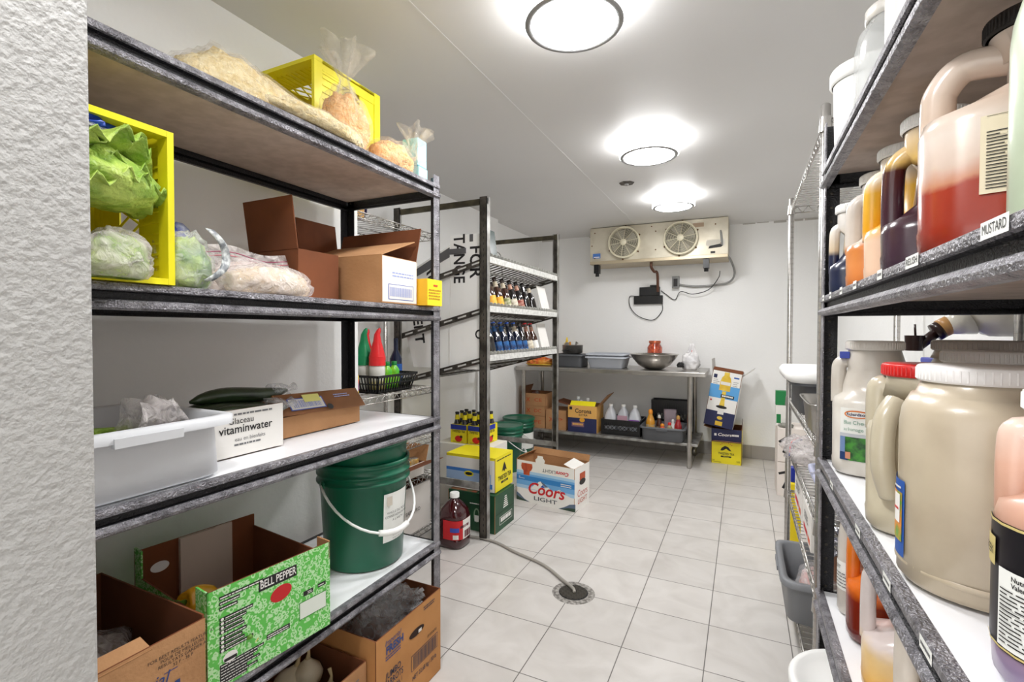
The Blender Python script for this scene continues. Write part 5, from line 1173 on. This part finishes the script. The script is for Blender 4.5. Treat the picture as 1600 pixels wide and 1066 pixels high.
for x, lbx in ((.06, 0), (1.12, 0)): MB().box(x - .025, .02, E0 - .10, x + .025, .10, E0 - .012, BPL).rod((x, .06, E0 - .13), (x, .06, E0 - .09), .02, BPL).build('bracket', t)
MB().tube(bez([(.61, .06, E0 - .01), (.61, .06, E0 - .06), (.63, .10, E0 - .10), (.655, .15, E0 - .12), (.655, .19, E0 - .30)]), .014, mat('copper_drain_pipe', '5a3a2c', .4, .4)).build('drain_pipe', t)
MB().tube(bez([(1.24, .03, E0 + .28), (1.25, 0, E0 + .2), (1.27, .03, E0 + .06), (1.33, .2, E0 - .02), (1.36, .34, E0 - .14), (1.28, .39, E0 - .22), (1.0, .395, E0 - .24), (.82, .395, E0 - .21)]), .010, mat('grey_conduit', '8c8c8a', .45, .3)).build('conduit', t)
MB().box(.77, .36, E0 - .25, .84, .405, E0 - .13, mat('outlet_metal', '6d6d6b', .4, .4)).rect(.785, E0 - .235, .825, E0 - .155, INK, nyface(0, .3598, 0)).build('junction_box', t)
t = thing('power_adapter', 'black stepped control box with looping wires under the evaporator', 'control box', (-1.07, 5.28, 1.545))
MB().box(0, 0, 0, .30, .035, .09, BPL).box(.06, -.002, .09, .27, .035, .18, BPL).box(.17, -.004, .18, .24, .03, .20, BPL).build('box_body', t, bev=.003)
MB().tube(bez([(.0, .02, .09), (-.05, .02, .08), (-.04, .02, -.03), (.05, .02, -.13), (.20, .02, -.17), (.29, .02, -.08), (.295, .02, .0)]), .004, BPL).build('wire_loop', t)
MB().tube(bez([(.28, .02, .14), (.33, .02, .10), (.42, .02, .04), (.48, -.01, .12), (.60, -.02, .09), (.75, -.03, .13), (.84, -.05, .24), (.86, -.2, .29)]), .004, BPL).build('wire', t)

# ---------------------------------------------------------------- sauce jugs on the jug shelving
def jug(name, lb, x, y, z, r, H, body, rz=0, zs=.16, lid=WPL, lid_r=.045, handle='tall', n=3, up_r=.62, off=.22, hr=.017, grp='plastic sauce jugs', neck=.035, hx=.78, cx=0):
    t = thing(name, lb, 'jug', (x, y, z), rz, grp)
    ux = off * r; lh = .022
    if handle == 'none':
        MB().loft([(0, 0, 0, r * .92, r * .92, n), (0, 0, .008, r, r, n), (0, 0, zs, r, r, n), (0, 0, zs + .02, r * .97, r * .97, n), (0, 0, zs + (H - zs) * .5, r * .86, r * .86, 2.4), (0, 0, H - lh - neck * .5, lid_r * 1.05, lid_r * 1.05, 2), (0, 0, H - lh, lid_r * .95, lid_r * .95, 2)], body).build('jug_body', t)
    else:
        MB().loft([(0, 0, 0, r * .9, r * .9, n), (0, 0, .008, r * .98, r * .98, n), (0, 0, .03, r, r, n), (0, 0, .036, r * .985, r * .985, n), (0, 0, zs - .02, r, r, n), (0, 0, zs - .005, r * .95, r * .95, n),
                   (ux * .5, 0, zs + .006, r * .78, r * .80, n), (ux, 0, zs + .025, r * up_r, r * .72, 2.4), (ux * .9, 0, zs + (H - zs) * .5, r * up_r * .85, r * .66, 2.2), (ux * .4 + cx, 0, H - lh - neck, lid_r * 1.05, lid_r * 1.1, 2), (cx, 0, H - lh, lid_r * .93, lid_r * .93, 2)], body).build('jug_body', t)
        if handle == 'arch': pts = [(-r * hx, 0, zs - .02), (-r * hx, 0, zs + .02), (-r * hx * .94, 0, zs + .045), (-r * .42, 0, zs + (H - zs) * .62), (cx * .5, 0, H - lh - neck * .75)]; rr = hr
        else: pts = [(-r * hx, 0, zs - .02), (-r * hx, 0, zs + (H - zs) * .35), (-r * hx * .93, 0, zs + (H - zs) * .58), (-r * .45, 0, H - lh - neck * .9), (0, 0, H - lh - neck * .6)]; rr = hr
        p = bez(pts, 8); MB().tube(p, rr, body, seg=16).build('handle', t)
    g = MB(); L_ = [(lid_r, 0), (lid_r + .002, .002), (lid_r + .002, lh - .002), (lid_r - .001, lh), (.0001, lh)]
    g.lathe(L_, lid, T(cx, 0, H - lh), seg=48, caps=False)
    for k in range(60): a = 2 * math.pi * k / 60; g.box(-.0008, -.0008, .003, .0008, .0008, lh - .004, lid, T(cx + (lid_r + .0022) * math.cos(a), (lid_r + .0022) * math.sin(a), H - lh))
    g.build('lid', t)
    return t
J2 = 1.3505
CRW = 'e9ded2'
jug('sauce_jug', 'slim jug of dark blue sauce beside the far black post', .245, 1.475, J2, .048, .225, zramp('navy_sauce_jug', [(0, '1e2a48'), (.105, '1b2140'), (.118, 'cbb89a'), (.18, 'e3dfda')], .3, 30, .01), -10, .075, WPL, .034, hr=.0115)
jug('sauce_jug', 'jug of orange sauce filled halfway, with a long pale handle', .282, 1.355, J2, .068, .262, zramp('orange_sauce_jug', [(0, 'c26a2c'), (.06, 'd8894a'), (.10, 'c97a36'), (.112, 'd0c6bc'), (.3, 'd6d2ce')], .3), -12, .105, WPL, .042)
jug('sauce_jug', 'jug with peach residue below and mustard yellow inside its handle', .285, 1.205, J2, .064, .270, zramp('yellow_sauce_jug', [(0, 'e9c4a8'), (.09, 'ecc9ae'), (.115, 'e0a01c'), (.19, 'e6b23a'), (.22, 'efe3d0')], .3), -13, .11, WPL, .042)
jug('sauce_jug', 'jug of dark plum sauce, full up into its handle', .285, 1.03, J2, .072, .262, zramp('plum_sauce_jug', [(0, '3d2c3b'), (.14, '43232c'), (.185, '4a1f1c'), (.198, 'd9b56a'), (.26, 'e3d3c0')], .22), -15, .090, WPL, .045, hr=.016)
t = jug('sauce_jug', 'large handled jug a third full of ketchup, with nutrition panel', .283, .80, J2, .078, .284, zramp('ketchup_jug', [(0, '7a2018'), (.02, '8c2a1a'), (.088, '9a2e14'), (.096, 'bf8468'), (.118, 'cdb8ab'), (.155, 'd3c6bc'), (.19, 'cdb8a8'), (.3, 'cfc2b8')], .22, 26, .022), -19, .172, mat('dark_lid', '1b1716', .4), .042, handle='arch', hr=.0185, n=2.6, up_r=.48, off=.52, hx=.76, cx=.026)
g = MB(); wrap(g, .078, 2.6, -98, -35, .062, .150, mat('beige_label', 'd9cdb2', .5)); 
wtext(g, 'Nutrition Facts', .078, 2.6, -74, .143, .0058, INK, wd=.036, bold=.02); wtext(g, 'Valeur nutritive', .078, 2.6, -74, .1365, .0058, INK, wd=.038, bold=.02)
wrap(g, .078, 2.6, -95, -40, .1485, .1490, INK, .002); wlines(g, .078, 2.6, -95, -40, .066, .133, 18, INK, 5); g.build('nutrition_label', t)
t = jug('sauce_jug', 'pale green tinted jar at the near end beside the ketchup jug', .285, .60, J2, .064, .262, zramp('pale_green_jug', [(0, 'bccbb0'), (.2, 'c9d4bd'), (.3, 'd2dacb')], .3), -25, .17, WPL, .05, handle='none', n=2.2)
for i, (x, y, c, lb) in enumerate(((.46, 1.40, 'cfc9c1', 'pale jug in the second row behind the orange and blue jugs'), (.45, 1.18, 'cdc5b9', 'pale jug in the second row behind the yellow jug'), (.44, .96, 'c5baa8', 'cream jug in the second row seen through the ketchup jug handle'), (.47, .75, 'd0c7bc', 'pale jug in the second row at the near end'))):
    jug('sauce_jug', lb, x, y, J2, .068, .245, zramp('back_jug_' + c, [(0, c)], .35), 0, .16, mat('beige_lid', 'cfc6b6', .45), .052, handle='none', n=2.6)

J3 = .9155
RICH = zramp('white_dressing_jug', [(0, 'd9d4cc'), (.17, 'dcd8d0'), (.22, 'cac3b9'), (.30, 'd2ccc4')], .3, 22, .03)
t = jug('dressing_jug', 'white blue-cheese dressing jug with printed salad label', .288, 1.44, J3, .083, .318, RICH, -12, .185, mat('white_lid', 'dad5cf', .4), .056, n=3.2, up_r=.80, off=.05, hr=.016, hx=.86, neck=.03)
g = MB(); a, n = .083, 3.2
wrap(g, a, n, -128, -45, .035, .160, LBL); wrap(g, a, n, -72, -45, .035, .160, mat('label_green', '3f8f3c', .5), .0018); wrap(g, a, n, -70, -46, .070, .157, LBL, .0022); wrap(g, a, n, -70, -46, .037, .060, LBL, .0022)
wlines(g, a, n, -69, -47, .075, .155, 16, INK, 3, .0028); 
for k in range(8): wrap(g, a, n, -66 + k * 2.2, -65 + k * 2.2, .04, .057, INK, .0028, 1)
g.sheet(lambda u, v: (*sup(a + .0018, a + .0018, n, R(-127 + u * 54)), .036 + v * .062), 10, 4, mat('salad_print', '3f8b2c', .5, col2='1f4a24', vscale=60))
wrap(g, a, n, -127, -117, .055, .10, mat('apron_print', '6d86b0', .5), .0024); wrap(g, a, n, -127, -112, .036, .055, mat('navy_sleeve_print', '1f3a6a', .5), .0026); wrap(g, a, n, -116, -108, .040, .056, mat('hand_print', 'c98a6a', .5), .003); wrap(g, a, n, -127, -73, .092, .100, mat('pale_table_print', 'b9bcc2', .5), .0028)
g.add([(*sup(a + .003, a + .003, n, R(-102) + .024 * math.cos(q_) / a * 1.0), .146 + .009 * math.sin(q_)) for q_ in [2 * math.pi * k / 24 for k in range(24)]], [tuple(range(24))], mat('orange_oval', 'd97a2a', .5))
g.add([(*sup(a + .0036, a + .0036, n, R(-102) + .020 * math.cos(q_) / a * 1.0), .146 + .0062 * math.sin(q_)) for q_ in [2 * math.pi * k / 24 for k in range(24)]], [tuple(range(24))], WHT)
wtext(g, 'Richardson', a, n, -102, .146, .010, NAVY, .0042, .034, .02); wtext(g, 'Blue Cheese', a, n, -102, .126, .013, mat('sage_text', '6f9a86', .5), .003, .050); wtext(g, 'au fromage bleu', a, n, -101, .110, .011, mat('sage_text', '6f9a86', .5), .003, .052)
g.build('printed_label', t)
MB().box(-.006, -.012, -.008, .014, .012, .008, mat('blue_tape', '2c3f9f', .5)).build('blue_tape', t, loc=(-.062, -.02, .283))
CREAM = zramp('cream_mayo_jug', [(0, 'c5bba3'), (.25, 'c9c0aa'), (.28, 'beb4a0')], .28, 14, .02)
t = jug('dressing_jug', 'cream dressing jug with bright red ribbed lid', .286, 1.06, J3, .082, .285, CREAM, -16, .185, RED, .060, n=3.2, up_r=.82, off=.06, hr=.019, hx=.80)
MB().tube(bez([(-.035, -.066, .225), (-.05, -.086, .19), (-.052, -.092, .12), (-.04, -.080, .065)]), [.010] + [.017] * 35 + [.010], CREAM, seg=14).build('moulded_grip', t)
t = jug('mayonnaise_jar', 'big round mayonnaise jar with white ribbed lid, closest on the middle shelf', .290, .85, J3, .088, .295, zramp('mayo_jar', [(0, 'bdaf97'), (.2, 'c6b9a2'), (.285, 'c6b9a4')], .32, 10, .03), -19, .215, mat('ribbed_white_lid', 'ebe9e8', .4), .068, handle='none', n=2.2)
MB().lathe([(.089, .02), (.0905, .022), (.0905, .026), (.089, .028)], _M['mayo_jar'], seg=48, caps=False).build('base_rib', t)
g = MB(); a, n = .0885, 2.2
wrap(g, a, n, 172, 214, .030, .135, mat('royal_label', '2456a8', .5)); wrap(g, a, n, 174, 211, .050, .118, mat('food_print', 'd98a3a', .5, col2='6a9a3c', vscale=60), .002)
wrap(g, a, n, 195, 208, .075, .115, WHT, .0026); wlines(g, a, n, 196, 210, .121, .130, 1, WHT, 4, .003); wlines(g, a, n, 196, 207, .09, .10, 1, RED, 5, .0034); g.build('printed_label', t)
t = jug('dressing_jar', 'dark Greek dressing jar with pinkish shoulder and nutrition panel', .300, .635, J3, .070, .285, zramp('greek_jar', [(0, '6a5a80'), (.03, '8a7898'), (.15, 'b58a76'), (.22, 'dcae98'), (.26, 'ead0c2')], .3, 20, .02), -25, .178, WPL, .05, handle='tall', n=2.4, hr=.016)
g = MB(); a, n = .070, 2.4
wrap(g, a, n, -175, -20, .035, .158, mat('black_label', '17131a', .35)); wrap(g, a, n, -175, -20, .155, .1575, mat('gold_line', 'c9b878', .5), .002); wrap(g, a, n, -175, -20, .0365, .0385, mat('gold_line', 'c9b878', .5), .002)
wrap(g, a, n, -178, -152, .112, .140, mat('gold_line', 'c9b878', .5), .0022); wtext(g, 'GREEK', a, n, -164, .126, .012, INK, .003, .026)
wrap(g, a, n, -146, -62, .040, .115, LBL, .0022); wtext(g, 'Nutrition Facts', a, n, -116, .109, .0065, INK, .003, .04, .02); wtext(g, 'Valeur nutritive', a, n, -116, .1025, .0065, INK, .003, .04, .02); wlines(g, a, n, -143, -65, .044, .098, 14, INK, 9, .003); g.build('printed_label', t)
jug('sauce_tub', 'tall tub with wide grey-brown lid behind the dressing jugs', .455, 1.37, J3, .078, .322, zramp('grey_tub_body', [(0, 'a89a8a')], .4), 0, .25, mat('taupe_lid', '9a9088', .45), .074, handle='none', n=2.2)
jug('sauce_tub', 'tub with pale grey lid right behind the red-lidded jug', .405, 1.19, J3, .066, .305, zramp('pale_tub_body', [(0, 'd9d0c4')], .4), 0, .22, mat('pale_grey_lid', 'c9c5c1', .45), .060, handle='none', n=2.2)
J4 = .5555
HOTS = zramp('hot_sauce_jug', [(0, '5c120a'), (.10, '7a1c0c'), (.118, 'd9681c'), (.2, 'e27a24'), (.27, 'e8a070')], .18, 40, .012)
jug('sauce_jug', 'jug of hot sauce, deep red below and orange above, on the lowest board', .285, 1.345, J4, .062, .292, HOTS, -12, .13, WPL, .036, n=2.4, up_r=.6, hr=.014, off=.3, grp='jugs on the lowest board')
jug('sauce_jug', 'milky jug with slotted handle and yellow residue on the lowest board', .295, 1.165, J4, .074, .298, zramp('yellow_residue_jug', [(0, 'e0a23c'), (.05, 'e6b052'), (.10, 'e8c890'), (.13, 'd6c9c6'), (.3, 'd6cfcf')], .28, 16, .05), -14, .105, RED, .036, n=3, hr=.0135, hx=.86, up_r=.5, off=.40, grp='jugs on the lowest board')
t = jug('sauce_jug', 'pale labelled jug behind the hot sauce next to the far post', .262, 1.452, J4, .040, .285, zramp('back_jug_cfc9c1', [(0, 'cfc9c1')]), -10, .17, WPL, .028, handle='none', n=2.6, grp='jugs on the lowest board')
g = MB(); wrap(g, .040, 2.6, -170, -60, .06, .13, LBL); wtext(g, 'EET', .040, 2.6, -150, .115, .012, INK, .002); wlines(g, .04, 2.6, -165, -70, .065, .105, 5, GINK, 3); g.build('paper_label', t)
jug('sauce_jug', 'milky jug at the near end of the lowest board', .30, .97, J4, .070, .29, zramp('back_jug_d0c7bc', [(0, 'd0c7bc')]), -14, .12, WPL, .040, grp='jugs on the lowest board')

# top board of the jug shelving
J1 = 1.6905
t = thing('plastic_tub', 'white round tub with lid at the far end of the top board', 'tub', (.272, 1.45, J1)); MB().lathe([(.066, 0), (.070, .005), (.076, .19)], WPL, seg=48).build('tub_body', t); MB().lathe([(.078, .175), (.083, .178), (.083, .205), (.080, .21), (.074, .21), (.070, .206), (.0001, .206)], WPL, seg=48, caps=False).build('lid', t)
g = MB()
for k in range(4): g.tube([(-.02 + k * .012, -.0735 - k * .0002, .06), (-.012 + k * .012, -.0755, .09 + .01 * (k % 2)), (-.016 + k * .014, -.0765, .12)], .0007, GINK, seg=4)
g.build('pen_marks', t)
t = thing('glass_jar', 'large empty glass jar with metal lid between the white tub and white container', 'jar', (.272, 1.245, J1)); MB().lathe([(.060, 0), (.066, .006), (.067, .15), (.060, .185), (.044, .205), (.042, .225)], mat('clear_jar_glass', 'dfe2e2', .06, spec=.8, alpha=.38, coat=.6), seg=48, caps=False).build('jar_body', t)
MB().lathe([(.046, .208), (.049, .210), (.049, .232), (.046, .235), (.0001, .235)], mat('white_metal_lid', 'e2dfda', .3, .3), seg=48, caps=False).build('lid', t)
t = thing('plastic_container', 'tall milky container on the top board, cut by the frame edge', 'container', (.285, 1.04, J1)); MB().loft([(0, 0, 0, .062, .062, 4), (0, 0, .008, .068, .068, 4), (0, 0, .25, .070, .070, 4), (0, 0, .29, .05, .05, 2.4)], mat('milky_container', 'e4e4e2', .3), M=RZ(-15)).build('container_body', t); MB().lathe([(.052, .285), (.052, .31), (.0001, .312)], WPL, seg=36).build('lid', t)

# white bucket on the floor in front
t = thing('bucket', 'white pail with snap lid on the floor under the jug shelving', 'bucket', (.262, 1.345, 0)); pail(t, .128, .142, .415, WPL, lid=WPL, handle=(70, .34, .16, WPL))

# ---------------------------------------------------------------- wire unit past the jug shelving
wire_unit('chrome wire shelving unit on casters beyond the jug shelving', .205, .625, 1.64, 2.72, (1.86, .93, .70, .475, .12), 1.90, caster=True)
t = thing('bus_tub', 'grey tub with thick white rounded rim, topmost on the wire unit', 'tub', (.40, 2.36, .9345)); tub(t, .46, .50, .13, DGP, rim=.03, handle=False); MB().loft([(0, 0, .125, .235, .255, 8), (0, 0, .135, .25, .27, 8), (0, 0, .155, .252, .272, 8), (0, 0, .17, .24, .26, 8), (0, 0, .172, .21, .23, 8)], WPL).build('lid', t)
def hotel_pan(x, y, z, L_, W_, H, lb, rz=0, m=STEEL):
    t = thing('steam_pan', lb, 'pan', (x, y, z), rz, 'steel steam pans'); a, b = L_ / 2, W_ / 2
    MB().loft([(0, 0, 0, a * .86, b * .84, 6), (0, 0, .008, a * .9, b * .88, 6), (0, 0, H - .003, a * .95, b * .93, 7), (0, 0, H, a, b, 8), (0, 0, H - .004, a, b, 8)], m, cap=(True, False)).loft([(0, 0, H + .0004, a * .98, b * .97, 8), (0, 0, H - .004, a * .94, b * .92, 7), (0, 0, .010, a * .88, b * .86, 6)], m, cap=(False, True)).build('pan_body', t)
    return t
hotel_pan(.345, 1.86, .9345, .33, .32, .10, 'deep steel steam pan on the wire unit in front of the white-rimmed tub')
t = thing('storage_box', 'clear storage box with blue lid on the wire unit', 'box', (.555, 1.80, .9345)); MB().box(-.045, -.12, 0, .045, .12, .225, mat('frosted_box', 'd6dbe0', .3)).build('box_body', t, bev=.004); MB().box(-.052, -.128, .225, .052, .128, .242, mat('blue_lid', '2233a8', .4)).build('lid', t, bev=.004)
t = thing('pump_jug', 'milky gallon jug tipped on its side with dark brown pouring spout', 'jug', (.60, 1.80, 1.178))
SYR = mat('syrup_brown', '2a1512', .3)
MB().blob(.085, .075, .085, zramp('milky_jug_plastic', [(0, 'e3dfd3')], .25), T(.05, 0, .065), seed=3, amp=.05, flat=-.95).tube([(-.03, 0, .115), (-.075, 0, .090)], [.05, .022], zramp('milky_jug_plastic', [(0, 'e3dfd3')], .25), seg=20).build('jug_body', t)
MB().rod((-.062, 0, .10), (-.085, 0, .086), .027, mat('amber_collar', 'b98a52', .4), seg=24).build('collar', t)
MB().rod((-.08, 0, .088), (-.098, 0, .075), .026, SYR, seg=24).rod((-.09, 0, .08), (-.135, 0, .035), .014, SYR, seg=16).lathe([(.021, 0), (.023, .045)], SYR, T(-.145, 0, .022), seg=24).rod((-.142, 0, .06), (-.144, 0, .10), .003, SYR).build('pour_spout', t)
MB().rod((.0, 0, .0), (.0, 0, .05), .006, FILM2).rod((.02, 0, .0), (.02, 0, .04), .006, FILM2).build('clear_prongs', t)
t = thing('zip_bag', 'empty resealable bags draped over the wire unit shelf edge', 'bag', (.27, 2.45, .705)); MB().blob(.10, .20, .055, FILM2, seed=101, amp=.25, fr=4, flat=-.6).build('bag', t)
g = MB()
for k, (c, dz) in enumerate((('3a4fae', .0), ('c94a5a', .012))): g.tube(bez([(-.09, -.12, .03 + dz), (-.07, 0, .055 + dz), (-.02, .14, .05 + dz)]), .002, mat('zip_' + c, c, .4), seg=5)
g.build('zip_seal', t)
t = thing('small_tub', 'small lavender tub heaped with film, on the second wire shelf', 'tub', (.36, 1.95, .7045)); tub(t, .28, .34, .06, mat('lavender_tub', 'b3b6cf', .4), handle=False); MB().blob(.12, .14, .06, FILM2, seed=103, amp=.3, fr=4).build('film_heap', t, loc=(0, 0, .03))
def white_carton(x, y, z, w_, d_, h_, rz, lb, seed, tilt=None):
    t = thing('white_carton', lb, 'box', (x, y, z), rz, 'white cartons on the wire unit', tilt=tilt); P = nyface(-w_ / 2, -d_ / 2, 0); Q = FM((-w_ / 2, d_ / 2, 0), (0, -1, 0), (0, 0, 1))
    g = MB().box(-w_ / 2, -d_ / 2, 0, w_ / 2, d_ / 2, h_, WCARD)
    for F_, ww in ((P, w_), (Q, d_)): g.rect(ww * .1, h_ * .15, ww * .6, h_ * .3, REDI, F_); g.lines(ww * .2, h_ * .5, ww * .8, h_ * .75, 3, INK, F_, seed=seed); g.rect(ww * .65, h_ * .12, ww * .9, h_ * .28, mat('coral_print', 'e0603a', .6), F_)
    g.build('carton_body', t, bev=.002)
white_carton(.32, 2.40, .4815, .20, .28, .16, 0, 'white carton with red print, farther of the two on the wire shelf', 3)
white_carton(.30, 2.08, .4815, .16, .24, .13, 0, 'white carton with red print beside the foil-covered pan', 6)
t = thing('foil_pan', 'brown container covered with crumpled foil on the wire unit', 'pan', (.33, 1.83, .4815)); MB().loft([(0, 0, 0, .07, .08, 5), (0, 0, .09, .085, .095, 5)], mat('brown_container', '8a5a3c', .5)).build('container_body', t)
MB().blob(.10, .11, .035, mat('crumpled_foil', 'cfcfd2', .18, .95, bump=1, bscale=40), seed=110, amp=.35, fr=6, nu=40, nv=20, smooth=False).build('foil', t, loc=(0, 0, .088))
t = thing('food_tray', 'dark tray of orange-brown food on the wire unit behind the black post', 'tray', (.50, 1.80, .4815)); MB().box(-.06, -.10, 0, .06, .10, .07, DGP).blob(.05, .09, .03, mat('orange_food', 'b5532a', .5, col2='6a2a1c', vscale=30), T(0, 0, .07), seed=7, amp=.3).build('tray_body', t)
t = thing('bus_tub', 'grey bus tub with wrapped meat on the bottom wire shelf, sticking out', 'tub', (.355, 2.33, .1245)); tub(t, .43, .44, .17, mat('mid_grey_plastic', '7e8084', .45), rim=.024, lip=.024)
t = thing('meat_bag', 'pink wrapped meat in clear film inside the grey bus tub', 'bag', (.30, 2.26, .142)); bag(t, .10, .11, .12, FILM, mat('pink_meat', 'cf9a94', .45, col2='e8d6cf', vscale=14), 115, flat=-.5)
# cartons and cleaning things on the floor past the wire unit
for z, lb, s_, seed in ((0, 'pale carton with a thick black marker stroke, lower of the two by the back wall', '7', 3), (.262, 'pale carton with a big black marker N, upper of the two by the back wall', 'N', 4)):
    t = thing('marked_carton', lb, 'box', (.245, 4.20, z), 0, 'marker-signed cartons'); P = nyface(0, 0, 0)
    g = MB().box(0, 0, 0, .34, .30, .258, mat('blush_card', 'e6ddd6', .7))
    for (a, b_) in ((((.01, .17), (.10, .20)), ((.10, .20), (.04, .06))) if s_ == '7' else (((.01, .15), (.09, .21)), ((.09, .21), (.04, .07)), ((.09, .10), (.15, .19)))): 
        va, vb = Vector(a), Vector(b_); d = (vb - va).normalized(); nn = Vector((-d.y, d.x)) * .009; g.poly([va - nn, vb - nn, vb + nn, va + nn], INK, P, .001)
    g.build('carton_body', t, bev=.002)
t = thing('milk_carton', 'white and green drink carton on top of the marker-signed cartons', 'carton', (.27, 4.32, .5225)); MB().box(-.035, -.035, 0, .035, .035, .19, WCARD).box(-.036, -.036, .16, .036, .036, .27, mat('carton_green', '0f7a3e', .5)).rect(-.03, .02, .0, .09, mat('carton_green', '0f7a3e', .5), nyface(0, -.035, 0)).build('carton_body', t)
tag(MB().blob(.05, .035, .02, mat('grey_rag', '8d8c84', .9), seed=120, amp=.2).build('folded_cloth', None, (.30, 4.24, .5225)), 'small grey folded cloth on the upper marked carton', 'cloth')
t = thing('cleaning_bottle', 'tall yellow container with blue cap standing past the wire unit', 'bottle', (.268, 3.10, 0)); MB().box(-.028, -.05, 0, .028, .05, .42, mat('bright_yellow_plastic', 'f0d51c', .4)).build('bottle_body', t, bev=.006); MB().box(-.022, -.03, .42, .022, .03, .50, mat('cobalt_cap', '1c2f9a', .4)).build('cap', t, bev=.004)
